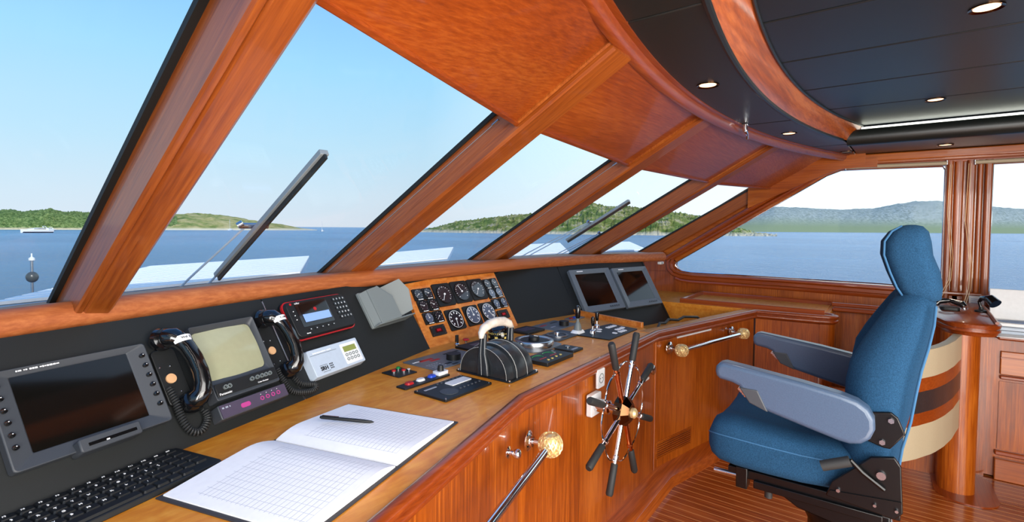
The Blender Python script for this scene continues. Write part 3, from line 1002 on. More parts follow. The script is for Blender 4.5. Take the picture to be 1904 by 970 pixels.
# ------------------------------------------------------------------ round gauges on the burl panel
def gauge(u, v, size, r, needle, label, group, blue_reflect=False, ring=False, tickn=9, sq=True):
    big = r > 0.04
    t = thing('gauge', label, 'gauge', FC @ T(u, v, 0.003), group)
    b = MB()
    b.prism(rrect(size, size, size * 0.08, 3), 0, 0.008, top=rrect(size * 0.97, size * 0.97, size * 0.08, 3))
    b.build('bezel', black, t)
    b = MB(); b.prism(circ(r, 36), 0.008, 0.0105); b.build('dial', dial_reflect if blue_reflect else dial_blk, t)
    b = MB(); b.frame_ring(circ(r * 1.06, 36), circ(r * 0.99, 36), 0.008, 0.0125); b.build('rim', black_g, t)
    b = MB()
    for k in range(tickn * 2 - 1):
        a = R(225 - 270 * k / (tickn * 2 - 2))
        l = 0.14 if k % 2 == 0 else 0.07
        M_ = RZ(a)
        b.box((r * (0.9 - l / 2), 0, 0.0108), (r * l, r * (0.045 if k % 2 == 0 else 0.025), 0.0006), M_)
    if ring:
        b.frame_ring(circ(r * 0.95, 36), circ(r * 0.915, 36), 0.0105, 0.0112)
        for k in range(tickn):
            a = R(225 - 270 * k / (tickn - 1))
            b.box((0, 0, 0.0108), (r * 0.12, r * 0.15, 0.0006), T(r * 0.68 * math.cos(a), r * 0.68 * math.sin(a), 0) @ RZ(0.3))
    b.build('scale', paint_wht, t, smooth=False)
    b = MB(); b.box((r * 0.36, 0, 0.0125), (r * 0.95, r * 0.05, 0.0008), RZ(R(needle)))
    b.cyl((0, 0, 0.011), (0, 0, 0.0145), r * 0.11)
    b.build('needle', paint_wht, t)
    if not big:
        b = MB(); b.box((0.004, -size * 0.44, 0.0087), (size * 0.5, size * 0.07, 0.0012)); b.build('caption_strip', white_gl, t)
    return t


G = 'small engine gauges on the burl panel'
sm = [(-0.305, 0.267, 'top row, first', 210), (-0.241, 0.267, 'top row, second', 150), (-0.301, 0.204, 'middle row, first', 160), (-0.235, 0.204, 'middle row, second', 145), (-0.297, 0.139, 'bottom row, first', 100), (-0.231, 0.139, 'bottom row, second', 225),
      (0.230, 0.275, 'top row, first', 150), (0.295, 0.276, 'top row, second', 140), (0.232, 0.214, 'middle row, first', 90), (0.298, 0.215, 'middle row, second', 200), (0.233, 0.148, 'bottom row, first', 250), (0.300, 0.149, 'bottom row, second', 80)]
for i, (u, v, pos, nd) in enumerate(sm):
    side = 'left' if i < 6 else 'right'
    gauge(u, v, 0.062, 0.025, nd, 'small round black gauge in the %s cluster, %s' % (side, pos), G, blue_reflect=i in (4, 8, 9, 10, 11), tickn=5)
big = [(-0.135, 0.249, 'large round gauge in the top row, nearest the left cluster', 235, False), (-0.002, 0.251, 'large round gauge in the middle of the top row, needle pointing up', 112, False), (0.131, 0.252, 'large round gauge in the top row, beside the right cluster', 232, False),
       (-0.126, 0.107, 'large white-ringed dial in the lower row, first from the left', 260, True), (0.009, 0.110, 'large white-ringed dial in the lower row, second from the left', 95, True), (0.139, 0.112, 'large white-ringed dial in the lower row, beside the red display', 300, True)]
for u, v, lb, nd, rg in big:
    gauge(u, v, 0.128 if not rg else 0.114, 0.049, nd, lb, 'large round gauges on the burl panel', blue_reflect=rg and u > 0, ring=rg)
for u, v, lb in ((-0.268, 0.070, 'small black box with red digits under the left gauge cluster'), (0.253, 0.079, 'small black box with red digits under the right gauge cluster')):
    t = thing('digital_display', lb, 'display', FC @ T(u, v, 0.003), 'red digital displays')
    b = MB(); b.prism(rrect(0.092, 0.052, 0.003, 2), 0, 0.010); b.build('case', black, t)
    b = MB(); b.box((0, 0, 0.0105), (0.046, 0.022, 0.001)); b.build('screen', mat('red_display_window', (60, 8, 14), 0.2), t)
    text('digits', '888', 0.017, red_led, t, T(0, 0, 0.0113))
    for sx in (-1, 1):
        for sy in (-1, 1):
            b = MB(); b.cyl((sx * 0.038, sy * 0.018, 0.010), (sx * 0.038, sy * 0.018, 0.0125), 0.003, n=10); b.build('screw', chrome, t)

# ------------------------------------------------------------------ left facet: monitor
t = thing('chart_monitor', 'large dark grey flush monitor with push buttons down both sides', 'monitor', FL @ T(-0.745, 0.182, 0), 'helm monitors')
b = MB()
o_ = rrect(0.306, 0.212, 0.008, 3); i_ = rrect(0.222, 0.166, 0.002, 3, 0.0, 0.008)
b.frame_ring(o_, i_, 0, 0.026, zi=0.014)
b.build('housing', dark_grey, t, bevel=0.003, sharp=30)
b = MB(); b.box((0, 0.008, 0.007), (0.224, 0.168, 0.012)); b.build('screen', screen_blk, t, smooth=False)
for sx in (-1, 1):
    for k in range(6):
        b = MB(); b.lathe([(0.0058, 0.020), (0.0058, 0.027), (0.004, 0.0295), (0.001, 0.030)], T(sx * 0.1385, 0.074 - k * 0.0262, 0), 14)
        bt = b.build('button', black_g, t)
        b = MB(); b.ball((sx * 0.1385, 0.075 - k * 0.0262, 0.030), 0.0012, n=5); b.build('button_mark', paint_wht, bt)
b = MB(); b.prism(rrect(0.122, 0.03, 0.004, 2, 0.01, -0.1), 0.0, 0.044); hd = b.build('front_tray', dark_grey, t, bevel=0.003)
b = MB(); b.box((0.012, -0.102, 0.0445), (0.095, 0.007, 0.002)); b.build('slot', black_g, hd)
b = MB(); b.box((0.0, -0.104, 0.046), (0.006, 0.003, 0.001)); b.build('slot_mark', paint_wht, hd)
marks('maker_mark', 0.075, 0.004, paint_wht, t, T(-0.066, 0.098, 0.0266), 3)

# ------------------------------------------------------------------ handsets with coiled cords
def handset(u, v, lab, txt, cords, group='black handsets'):
    t = thing('radio_handset', lab, 'telephone', FL @ T(u, v, 0), group)
    b = MB(); b.prism(rrect(0.062, 0.155, 0.012, 4, -0.022, 0.0), 0, 0.010); cr = b.build('cradle', black, t, bevel=0.002)
    b = MB()
    b.lathe([(0.013, 0.010), (0.013, 0.014), (0.007, 0.0145)], T(-0.028, -0.006, 0), 18); b.build('felt_pad', tan, cr)
    for sx, sy in ((-0.044, 0.03), (-0.018, 0.028), (-0.04, -0.05), (-0.014, -0.046)):
        b = MB(); b.ball((sx, sy, 0.010), 0.003, n=6); b.build('screw', chrome, cr)
    # handset body: ear cup, arched grip, mouth cup in one surface
    pts = [(-0.020, 0.100, 0.020, 0.020), (-0.014, 0.098, 0.034, 0.027), (-0.004, 0.092, 0.044, 0.0265), (0.006, 0.078, 0.050, 0.022), (0.013, 0.055, 0.055, 0.0205), (0.018, 0.02, 0.058, 0.0205), (0.019, -0.02, 0.058, 0.0205), (0.017, -0.05, 0.053, 0.021), (0.012, -0.070, 0.047, 0.0235), (0.005, -0.080, 0.038, 0.0255), (-0.003, -0.083, 0.028, 0.0265), (-0.008, -0.084, 0.018, 0.022)]
    b = MB(); b.tube([(x, y, z) for x, y, z, r in pts], [r for *_, r in pts], 16); b.build('handset', black_g, t, sharp=80)
    b = MB(); b.lathe([(0.012, -0.012), (0.029, -0.010), (0.031, 0.0), (0.027, 0.010), (0.014, 0.014)], T(-0.022, 0.100, 0.026) @ RX(R(12)), 20); b.build('ear_cup', black_g, t)
    b = MB(); b.lathe([(0.012, -0.012), (0.029, -0.010), (0.030, 0.0), (0.025, 0.012), (0.012, 0.015)], T(-0.008, -0.084, 0.024) @ RX(R(-12)), 20); b.build('mouth_cup', black_g, t)
    # label tape round the top of the grip
    b = MB()
    rings = []
    for k in range(9):
        a = R(-75 + 150 * k / 8)
        row = []
        for (yy, zz, rr) in ((0.086, 0.0480, 0.0262), (0.068, 0.0520, 0.0236)):
            row.append(Vector((0.006 + math.sin(a) * rr, yy, zz + math.cos(a) * rr)))
        rings.append(row)
    b.loft(rings, cap=False, closed=False); lb = b.build('label_tape', paint_wht, t)
    text('lettering', txt, 0.0095, paint_blk, lb, frame((0.006, 0.0775, 0.0748), (1, 0, 0), (0, 1, -0.3)))
    # coiled cord
    c = MB()
    path = [Vector(p) for p in cords]
    # smooth the path by Catmull-Rom
    sm_ = []
    for i in range(len(path) - 1):
        p0, p1, p2, p3 = path[max(i - 1, 0)], path[i], path[i + 1], path[min(i + 2, len(path) - 1)]
        for k in range(40):
            s_ = k / 40
            sm_.append(0.5 * ((2 * p1) + (p2 - p0) * s_ + (2 * p0 - 5 * p1 + 4 * p2 - p3) * s_ ** 2 + (-p0 + 3 * p1 - 3 * p2 + p3) * s_ ** 3))
    L_ = [0]
    for a, d in zip(sm_, sm_[1:]): L_.append(L_[-1] + (d - a).length)
    tot = L_[-1]; turns = int(tot / 0.0068); npt = turns * 10
    hel = []
    j = 0
    ref = Vector((0, 0, 1))
    for k in range(npt):
        s_ = tot * k / npt
        while j < len(L_) - 2 and L_[j + 1] < s_: j += 1
        f_ = (s_ - L_[j]) / max(1e-9, L_[j + 1] - L_[j])
        p = sm_[j].lerp(sm_[j + 1], f_); d = (sm_[j + 1] - sm_[j]).normalized()
        q = (ref - d * ref.dot(d)).normalized(); w = d.cross(q)
        a = 2 * PI * k / 10
        hel.append(p + (q * math.cos(a) + w * math.sin(a)) * 0.0078)
    c.tube(hel, 0.0027, 6)
    c.build('coiled_cord', rubber, t)
    return t


handset(-0.525, 0.188, 'black telephone handset between the big monitor and the tube television', 'VHF 1',
        [(-0.042, -0.03, 0.012), (-0.040, -0.075, 0.014), (-0.040, -0.115, 0.012), (-0.030, -0.152, 0.010), (-0.006, -0.163, 0.010), (0.020, -0.140, 0.012), (0.022, -0.110, 0.012)])
handset(-0.205, 0.190, 'black telephone handset between the tube television and the red-edged satellite phone', 'C150',
        [(-0.036, -0.07, 0.012), (-0.034, -0.105, 0.012), (-0.020, -0.148, 0.010), (0.020, -0.168, 0.012), (0.060, -0.172, 0.014), (0.072, -0.158, 0.014), (0.05, -0.150, 0.014), (0.02, -0.135, 0.012), (0.008, -0.110, 0.012)])

# ------------------------------------------------------------------ small tube television
t = thing('tube_television', 'small dark grey tube television with a dull green screen, between the two handsets', 'television', FL @ T(-0.378, 0.19, 0))
b = MB()
b.frame_ring(rrect(0.206, 0.222, 0.005, 3), rrect(0.186, 0.146, 0.014, 3, 0, 0.024), 0, 0.042, zi=0.024)
b.build('housing', dark_grey, t, bevel=0.0025, sharp=30)
b = MB()
n = 12
rows = []
for j in range(n + 1):
    row = []
    for i in range(n + 1):
        x, y = -1 + 2 * i / n, -1 + 2 * j / n
        xx, yy = x * math.sqrt(1 - 0.10 * y * y), y * math.sqrt(1 - 0.10 * x * x)
        row.append(Vector((xx * 0.096, 0.024 + yy * 0.076, 0.030 - 0.010 * (x * x + y * y) / 2)))
    rows.append(row)
b.loft(rows, cap=False, closed=False); b.build('screen', crt_glass, t, sharp=180)
b = MB(); b.box((0, -0.084, 0.043), (0.198, 0.036, 0.003)); pn = b.build('control_strip', black, t, bevel=0.001)
for x in (-0.072, -0.060, 0.012, 0.030, 0.046, 0.060, 0.074):
    b = MB(); b.frame_ring(circ(0.0062, 16, x, -0.081), circ(0.0042, 16, x, -0.081), 0.044, 0.050); b.build('knob', mid_grey, pn)
text('maker_name', 'Panasonic', 0.0095, paint_wht, pn, T(-0.076, -0.097, 0.0452))
text('model_name', 'Color Monitor', 0.006, paint_wht, pn, T(0.045, -0.097, 0.0452))
t = thing('video_switch_box', 'slim violet box with magenta buttons mounted under the tube television', 'switch box', FL @ T(-0.377, 0.047, 0))
b = MB(); b.prism(rrect(0.222, 0.040, 0.003, 2), 0, 0.040); b.build('case', dark_grey, t, bevel=0.002)
b = MB(); b.box((0, 0.0, 0.0415), (0.216, 0.036, 0.003)); fp = b.build('front_plate', violet, t)
b = MB(); b.prism(rrect(0.030, 0.013, 0.006, 5, -0.035, -0.002), 0.043, 0.0445); b.build('power_button', pink, fp)
for k in range(4):
    b = MB(); b.frame_ring(circ(0.0062, 14, 0.02 + k * 0.019, -0.001), circ(0.0038, 14, 0.02 + k * 0.019, -0.001), 0.043, 0.0445); b.build('button', pink, fp)
    b = MB(); b.ball((0.02 + k * 0.019, 0.011, 0.0432), 0.0012, n=5); b.build('indicator', paint_wht, fp)
marks('maker_name', 0.026, 0.005, ink, fp, T(-0.09, 0.009, 0.0436), 5)

# ------------------------------------------------------------------ satellite phone with red edge
t = thing('satellite_phone', 'black satellite phone unit with a red edge, keypad and pale blue screen', 'telephone', FL @ T(0.014, 0.262, 0))
b = MB(); b.prism(rrect(0.305, 0.150, 0.026, 6), 0, 0.012); b.build('base_plate', black, t)
b = MB(); b.prism(rrect(0.304, 0.148, 0.026, 6), 0.012, 0.020); b.build('red_edge', red, t)
b = MB(); b.prism(rrect(0.296, 0.142, 0.024, 6), 0.020, 0.034, top=rrect(0.286, 0.132, 0.020, 6)); b.build('case', black, t, bevel=0.0015)
b = MB(); b.prism(rrect(0.150, 0.092, 0.004, 3, -0.034, 0.012), 0.034, 0.0352); b.build('display_frame', black_g, t)
b = MB(); b.box((-0.030, 0.016, 0.0356), (0.128, 0.070, 0.0012)); sc = b.build('screen', screen_blk, t)
b = MB(); b.box((-0.030, -0.003, 0.0364), (0.126, 0.030, 0.0006)); b.build('lit_band', lcd_blue, sc)
b = MB(); b.prism(circ(0.007, 16, -0.028, 0.026), 0.0362, 0.0368); b.build('red_mark', red, sc)
for r_ in range(5):
    for c_ in range(4):
        if r_ == 4 and c_ == 0: pass
        x, y = 0.078 + c_ * 0.0165 + (0.004 if r_ == 4 else 0), 0.048 - r_ * 0.0185
        b = MB(); b.prism(rrect(0.012, 0.011, 0.003, 3, x, y), 0.034, 0.037); k_ = b.build('key', black_g, t)
        text('key_legend', '123A456B789C*0#DX<>V'[r_ * 4 + c_], 0.0075, paint_wht, k_, T(x, y, 0.0376))
for k in range(5):
    b = MB(); b.prism(rrect(0.012, 0.006, 0.002, 2, -0.085 + k * 0.028, -0.046), 0.034, 0.037); k_ = b.build('soft_key', black_g, t)
    b = MB(); b.ball((-0.085 + k * 0.028, -0.046, 0.0372), 0.0016, n=5); b.build('key_mark', paint_wht, k_)
for k in range(3):
    b = MB(); b.ball((-0.124, 0.030 - k * 0.016, 0.0346), 0.002, n=5); b.build('indicator', paint_wht, t)
text('maker_name', 'sailor', 0.0105, paint_wht, t, T(-0.096, 0.0575, 0.0350))
b = MB(); b.prism(circ(0.0045, 14, -0.124, 0.0575), 0.034, 0.0352); b.build('red_dot', red, t)
marks('lower_mark', 0.020, 0.004, paint_wht, t, T(-0.098, -0.058, 0.0346), 6)

# ------------------------------------------------------------------ pale control box
t = thing('alarm_control_box', 'pale blue-grey wall box with a small green display and eight round keys', 'control box', FL @ T(-0.006, 0.096, 0))
b = MB(); b.prism(rrect(0.256, 0.104, 0.005, 3), 0, 0.032, top=rrect(0.246, 0.096, 0.005, 3)); b.build('case', pale_grey, t, bevel=0.0015)
b = MB(); b.prism(rrect(0.085, 0.078, 0.003, 2, 0.070, -0.001), 0.032, 0.0328); b.build('keypad_plate', white_gl, t)
b = MB(); b.box((0.070, 0.016, 0.0332), (0.064, 0.021, 0.0012)); b.build('display', lcd_green, t)
for r_ in range(2):
    for c_ in range(4):
        x, y = 0.043 + c_ * 0.0175, -0.006 - r_ * 0.0165
        b = MB(); b.frame_ring(circ(0.0062, 16, x, y), circ(0.0042, 16, x, y), 0.0328, 0.0346); b.build('key', mid_grey, t)
text('maker_mark', 'SRH', 0.019, paint_blk, t, T(-0.078, -0.026, 0.0325), bold=0.0006)
b = MB()
for i in range(3):
    for j in range(3):
        b.box((-0.050 + i * 0.0062, -0.032 + j * 0.0075, 0.0325), (0.0038, 0.0045, 0.0006))
b.box((-0.078, -0.014, 0.0325), (0.034, 0.0012, 0.0006)); b.box((-0.072, -0.038, 0.0325), (0.034, 0.0012, 0.0006))
b.box((-0.055, 0.027, 0.0325), (0.125, 0.0010, 0.0006)); b.build('printed_mark', paint_blk, t, smooth=False)
marks('heading', 0.085, 0.005, paint_wht, t, T(-0.06, 0.0335, 0.0326), 8)

# ------------------------------------------------------------------ grey angled holder
t = thing('document_holder', 'angular grey plastic holder open on one side, beside the gauge panel', 'holder', FL @ T(0.395, 0.245, 0))
b = MB(); b.prism(rrect(0.235, 0.165, 0.004, 2, -0.015, 0), 0, 0.012); b.build('back_plate', mid_grey, t, bevel=0.002)


def slabpoly(b, pts, nrm):
    n_ = Vector(nrm)
    b.loft([[Vector(p) for p in pts], [Vector(p) + n_ for p in pts]])


b = MB()
slabpoly(b, [(-0.125, -0.078, 0.010), (-0.125, 0.078, 0.010), (-0.108, 0.078, 0.040), (-0.108, -0.078, 0.040)], (0.004, 0, 0.002))
slabpoly(b, [(-0.108, -0.078, 0.040), (-0.108, 0.078, 0.040), (-0.055, 0.082, 0.052), (0.005, 0.020, 0.062), (0.005, -0.078, 0.060)], (0, 0, 0.005))
b.build('side_wing', mid_grey, t, bevel=0.001)
b = MB()
slabpoly(b, [(-0.055, 0.082, 0.012), (-0.055, 0.082, 0.056), (0.005, 0.020, 0.066), (0.005, 0.020, 0.012)], (0.004, 0.003, 0))
slabpoly(b, [(0.014, -0.070, 0.010), (0.014, 0.088, 0.010), (0.070, 0.088, 0.085), (0.100, 0.030, 0.088), (0.100, -0.060, 0.060)], (0.004, 0, 0.004))
b.build('right_wing', mid_grey, t, bevel=0.001)
b = MB(); slabpoly(b, [(-0.050, -0.072, 0.013), (0.098, -0.072, 0.013), (0.070, 0.075, 0.013), (-0.050, 0.075, 0.013)], (0, 0, 0.002)); b.build('dark_liner', dark_grey, t)
b = MB(); slabpoly(b, [(-0.125, -0.082, 0.0), (-0.125, -0.082, 0.044), (0.105, -0.082, 0.064), (0.105, -0.082, 0.0)], (0, 0.006, 0)); b.build('bottom_ledge', mid_grey, t, bevel=0.001)

# ------------------------------------------------------------------ the two flush screens at starboard
for u, v, lb in ((0.280, 0.146, 'grey framed flush screen, the one next to the black dash panel'), (0.727, 0.138, 'grey framed flush screen at the starboard end of the dashboard')):
    t = thing('navigation_screen', lb, 'monitor', FR @ T(u, v, 0), 'grey flush screens')
    b = MB()
    b.frame_ring(rrect(0.418, 0.322, 0.006, 3), rrect(0.312, 0.238, 0.003, 3, 0.0, 0.008), 0, 0.030, zi=0.020)
    b.build('housing', mat('slate_grey_housing', (96, 106, 116), 0.42), t, bevel=0.004, sharp=30)
    b = MB(); b.box((0, 0.008, 0.012), (0.314, 0.240, 0.012)); b.build('screen', screen_blk, t, smooth=False)
    b = MB()
    b.box((-0.110, 0.144, 0.0305), (0.06, 0.007, 0.001)); b.build('maker_strip', paint_wht, t)
    for k in range(5):
        b = MB(); b.prism(circ(0.006, 12, 0.055 + k * 0.022, -0.136), 0.030, 0.032); b.build('button', dark_grey, t)

# ------------------------------------------------------------------ flush control panels in the worktop
def plate(name, x0, y0, x1, y1, h, m, label, cat, group=None, a=0.0, bev=0.001):
    t = thing(name, label, cat, T((x0 + x1) / 2, (y0 + y1) / 2, DZ) @ RZ(R(a)), group)
    w, d = x1 - x0, y1 - y0
    b = MB(); b.prism(rrect(w, d, 0.004, 2), 0, h); b.build('plate', m, t, bevel=bev)
    return t


def cyl_at(parent, name, x, y, z0, z1, r, m, r1=None, n=20):
    b = MB(); b.cyl((x, y, z0), (x, y, z1), r, r1, n); return b.build(name, m, parent, sharp=40)


t = plate('push_button_panel', 1.230, 1.434, 1.324, 1.534, 0.004, black, 'little black plate with red, green and white push buttons', 'control panel')
for x, y, m in ((-0.02, 0.01, red), (0.016, 0.026, green), (0.010, -0.012, red), (0.034, -0.014, white_gl)):
    k = cyl_at(t, 'button', x, y, 0.004, 0.010, 0.0095 if m is not white_gl else 0.007, steel)
    cyl_at(k, 'button_cap', x, y, 0.010, 0.016 if m is not white_gl else 0.012, 0.0078 if m is not white_gl else 0.006, m)
t = plate('autopilot_panel', 1.378, 1.386, 1.682, 1.584, 0.004, grey_plate, 'grey metal control plate with red legends and a black dial, port of the engine lever', 'control panel')
k = cyl_at(t, 'dial_knob', 0.018, -0.030, 0.004, 0.028, 0.031, black)
for x, y, w, d, m in ((-0.07, 0.045, 0.07, 0.018, red), (-0.045, 0.018, 0.05, 0.014, red), (-0.045, -0.06, 0.03, 0.014, black), (-0.03, -0.085, 0.03, 0.012, black), (0.09, 0.055, 0.09, 0.012, black), (-0.115, 0.05, 0.05, 0.006, white_gl)):
    b = MB(); b.box((x, y, 0.0045), (w, d, 0.001)); b.build('legend', m, t)
b = MB()
for i in range(5):
    for j in range(4):
        b.box((-0.128 + i * 0.014, -0.02 - j * 0.017, 0.0042), (0.008, 0.003, 0.0006))
b.build('print', ink, t, smooth=False)
t = plate('rocker_switch_strip', 1.150, 1.306, 1.372, 1.356, 0.006, black, 'narrow strip with red, white and blue buttons and a selector knob', 'switch strip')
for x, m in ((-0.066, red), (-0.012, white_gl), (0.044, blue)):
    b = MB(); b.prism(rrect(0.034, 0.026, 0.010, 4, x, 0.006), 0.006, 0.013, top=rrect(0.028, 0.02, 0.008, 4, x, 0.006)); b.build('button', m, t)
b = MB(); b.prism(rrect(0.05, 0.038, 0.004, 2, 0.088, 0.004), 0.006, 0.020); k = b.build('selector_base', white_gl, t, bevel=0.002)
cyl_at(k, 'selector_knob', 0.088, 0.004, 0.020, 0.040, 0.013, black, 0.010)
t = plate('echo_sounder_panel', 1.149, 1.113, 1.386, 1.264, 0.008, black, 'black control panel with a white label plate, nearest the open logbook', 'control panel')
b = MB(); b.prism(rrect(0.10, 0.042, 0.004, 3, 0.052, 0.028), 0.008, 0.011); b.build('label_plate', white_gl, t)
b = MB(); b.prism(circ(0.032, 28, -0.05, -0.025), 0.008, 0.0095); b.build('speaker', dark_grey, t)
b = MB(); b.box((-0.07, 0.045, 0.0088), (0.055, 0.008, 0.0012), RZ(0)); b.build('maker_strip', ink, t)
for k in range(6):
    cyl_at(t, 'button', -0.02 + k * 0.02, 0.062, 0.008, 0.011, 0.005, dark_grey, n=12)
    cyl_at(t, 'button', 0.0 + k * 0.02, -0.03, 0.008, 0.011, 0.005, dark_grey, n=12)
for sx in (-1, 1):
    for sy in (-1, 1):
        cyl_at(t, 'screw', sx * 0.11, sy * 0.067, 0.008, 0.0095, 0.003, chrome, n=10)
t = plate('depth_display_panel', 1.700, 1.470, 1.870, 1.590, 0.010, black, 'black panel with a violet screen, behind the engine lever', 'control panel')
b = MB(); b.box((0.02, 0.0, 0.0105), (0.09, 0.05, 0.001)); b.build('screen', violet, t)
t = plate('radio_display', 2.145, 1.480, 2.305, 1.608, 0.012, black, 'black panel with a dark screen, beside the compass', 'control panel')
b = MB(); b.box((0.0, 0.01, 0.0125), (0.10, 0.06, 0.001)); b.build('screen', violet, t)
t = plate('thruster_panel', 2.325, 1.425, 2.585, 1.598, 0.004, grey_plate, 'grey metal control plate with a black dial, starboard of the compass', 'control panel')
cyl_at(t, 'dial_knob', 0.03, -0.045, 0.004, 0.030, 0.028, black)
for x, y, w, d, m in ((-0.06, 0.04, 0.06, 0.012, red), (0.06, 0.045, 0.07, 0.01, black), (-0.05, -0.02, 0.04, 0.01, ink)):
    b = MB(); b.box((x, y, 0.0045), (w, d, 0.001)); b.build('legend', m, t)
t = plate('warning_light_panel', 2.66, 1.50, 2.80, 1.57, 0.006, grey_plate, 'small plate with red and blue buttons in the corner by the black dash panel', 'control panel')
for x, m in ((-0.045, red), (0.0, blue), (0.04, red)):
    b = MB(); b.prism(rrect(0.022, 0.018, 0.004, 3, x, 0), 0.006, 0.012); b.build('button', m, t)
t = plate('push_switch', 1.962, 1.106, 2.052, 1.210, 0.010, black, 'small black panel with one silver button by the front moulding', 'control panel')
cyl_at(t, 'button', 0.005, 0.01, 0.010, 0.015, 0.012, steel)
b = MB(); b.box((0.0, -0.03, 0.0105), (0.05, 0.012, 0.001)); b.build('legend', ink, t)
t = plate('engine_status_panel', 1.700, 1.078, 1.912, 1.200, 0.016, black, 'thick black panel with green arcs and yellow print, starboard of the engine lever', 'control panel')
for x in (-0.055, 0.025):
    b = MB()
    b.tube([(x + 0.028 * math.cos(R(a)), 0.022 + 0.02 * math.sin(R(a)), 0.0165) for a in range(-40, 150, 15)], 0.0018, 6)
    b.build('green_arc', green, t)
    b = MB(); b.box((x, -0.005, 0.0165), (0.05, 0.004, 0.001)); b.build('red_line', red, t)
for x, y in ((-0.06, -0.035), (-0.03, -0.035), (0.01, -0.03), (0.045, -0.03), (0.06, 0.01), (0.075, 0.03)):
    cyl_at(t, 'button', x, y, 0.016, 0.019, 0.006, mat('yellow_print', (196, 176, 96), 0.5) if y < 0 else mid_grey, n=12)
t = thing('small_black_knob', 'small black knob standing behind the engine lever housing', 'knob', T(1.72, 1.235, DZ))
b = MB(); b.lathe([(0.011, 0), (0.011, 0.022), (0.013, 0.025), (0.013, 0.04), (0.010, 0.044)]); b.build('cap', black, t)
b = MB(); b.cyl((0, 0, 0), (0, 0, 0.004), 0.014); b.build('collar', steel, t)

# key switch and red push cap by the foot of the gauge panel
t = thing('key_switch', 'chrome switch with an upright black lever at the foot of the gauge panel', 'switch', T(1.755, 1.628, DZ))
b = MB(); b.lathe([(0.013, 0), (0.013, 0.006), (0.009, 0.010), (0.009, 0.016)]); b.build('collar', chrome, t)
b = MB(); b.prism(rrect(0.016, 0.012, 0.003, 3), 0.014, 0.048); b.build('lever', black, t, bevel=0.002)
t = thing('emergency_button', 'round red push button at the foot of the gauge panel', 'button', T(1.822, 1.630, DZ))
b = MB(); b.cyl((0, 0, 0), (0, 0, 0.010), 0.007); b.build('stem', steel, t)
b = MB(); b.lathe([(0.010, 0.010), (0.016, 0.012), (0.016, 0.017), (0.012, 0.020)]); b.build('cap', red, t)

# large round dials on the worktop
t = thing('steering_dial', 'large round steering dial with a silver ring and black centre, flat on the worktop', 'dial', T(1.965, 1.325, DZ))
b = MB(); b.prism(rrect(0.25, 0.20, 0.05, 6), 0, 0.005); b.build('base_plate', grey_plate, t)
b = MB(); b.lathe([(0.094, 0.005), (0.096, 0.026), (0.092, 0.034), (0.086, 0.036), (0.070, 0.032), (0.066, 0.026), (0.02, 0.026)], n=48); b.build('ring', steel, t, sharp=40)
b = MB(); b.lathe([(0.068, 0.024), (0.068, 0.030), (0.03, 0.031), (0.001, 0.031)], n=40); b.build('face', black, t)
b = MB(); b.lathe([(0.026, 0.030), (0.026, 0.046), (0.022, 0.050), (0.001, 0.050)]); b.build('knob', black, t, sharp=40)
b = MB(); b.box((0.0, -0.012, 0.0515), (0.004, 0.022, 0.002)); b.build('pointer', paint_wht, t)
t = thing('rudder_dial', 'smaller silver dial on a dark plate between the round steering dial and the switch panel', 'dial', T(2.21, 1.345, DZ))
b = MB(); b.prism(rrect(0.24, 0.14, 0.02, 4, 0.02, 0.0), 0, 0.008); b.build('base_plate', dark_grey, t, bevel=0.002)
b = MB(); b.frame_ring(circ(0.058, 32), circ(0.046, 32), 0.008, 0.014); b.build('ring', steel, t)
b = MB(); b.lathe([(0.012, 0.008), (0.010, 0.024), (0.006, 0.026)]); b.build('knob', chrome, t)

# switch panel with joysticks
SWM = frame((2.49, 1.185, DZ), (1, -0.06, 0), (0, 1, 0))
t = thing('switch_panel', 'black panel crowded with white rocker switches, beside the raised orange lip', 'control panel', SWM)
b = MB(); b.prism([(-0.185, -0.105), (0.165, -0.085), (0.20, 0.105), (-0.20, 0.125)], 0, 0.006); b.build('plate', black, t, bevel=0.0015)
for x, y in [(-0.05, 0.035), (-0.02, 0.085), (0.02, -0.055), (0.045, -0.055), (0.07, -0.055), (0.075, 0.05), (0.1, 0.05), (0.125, 0.05), (0.15, 0.05), (0.06, -0.015), (0.085, -0.015), (0.11, -0.015), (0.135, -0.01), (0.0, 0.06), (-0.03, -0.05)]:
    b = MB(); b.prism(rrect(0.020, 0.026, 0.003, 2, x, y), 0.006, 0.010, top=rrect(0.016, 0.020, 0.003, 2, x, y + 0.002)); b.build('rocker_switch', white_gl, t)
for x, y in ((-0.115, 0.035), (0.03, 0.095)):
    b = MB(); b.lathe([(0.016, 0.006), (0.014, 0.022), (0.007, 0.026), (0.005, 0.05)], T(x, y, 0)); k = b.build('lever_stem', chrome, t)
    b = MB(); b.lathe([(0.005, 0.045), (0.009, 0.052), (0.011, 0.075), (0.009, 0.092), (0.003, 0.096)], T(x, y, 0)); b.build('lever_knob', black_g, k)
t = thing('joystick', 'tall joystick with a black grip on a white angular base beside the switch panel', 'joystick', T(2.345, 1.30, DZ))
b = MB(); b.prism(rrect(0.09, 0.06, 0.012, 3), 0, 0.022, top=rrect(0.06, 0.04, 0.01, 3)); b.build('base', white_gl, t, bevel=0.002)
b = MB(); b.lathe([(0.022, 0.02), (0.018, 0.045), (0.012, 0.06), (0.008, 0.065), (0.007, 0.085)]); b.build('boot', mid_grey, t)
b = MB(); b.lathe([(0.008, 0.083), (0.013, 0.09), (0.015, 0.115), (0.013, 0.14), (0.008, 0.15), (0.002, 0.152)]); b.build('grip', black_g, t)

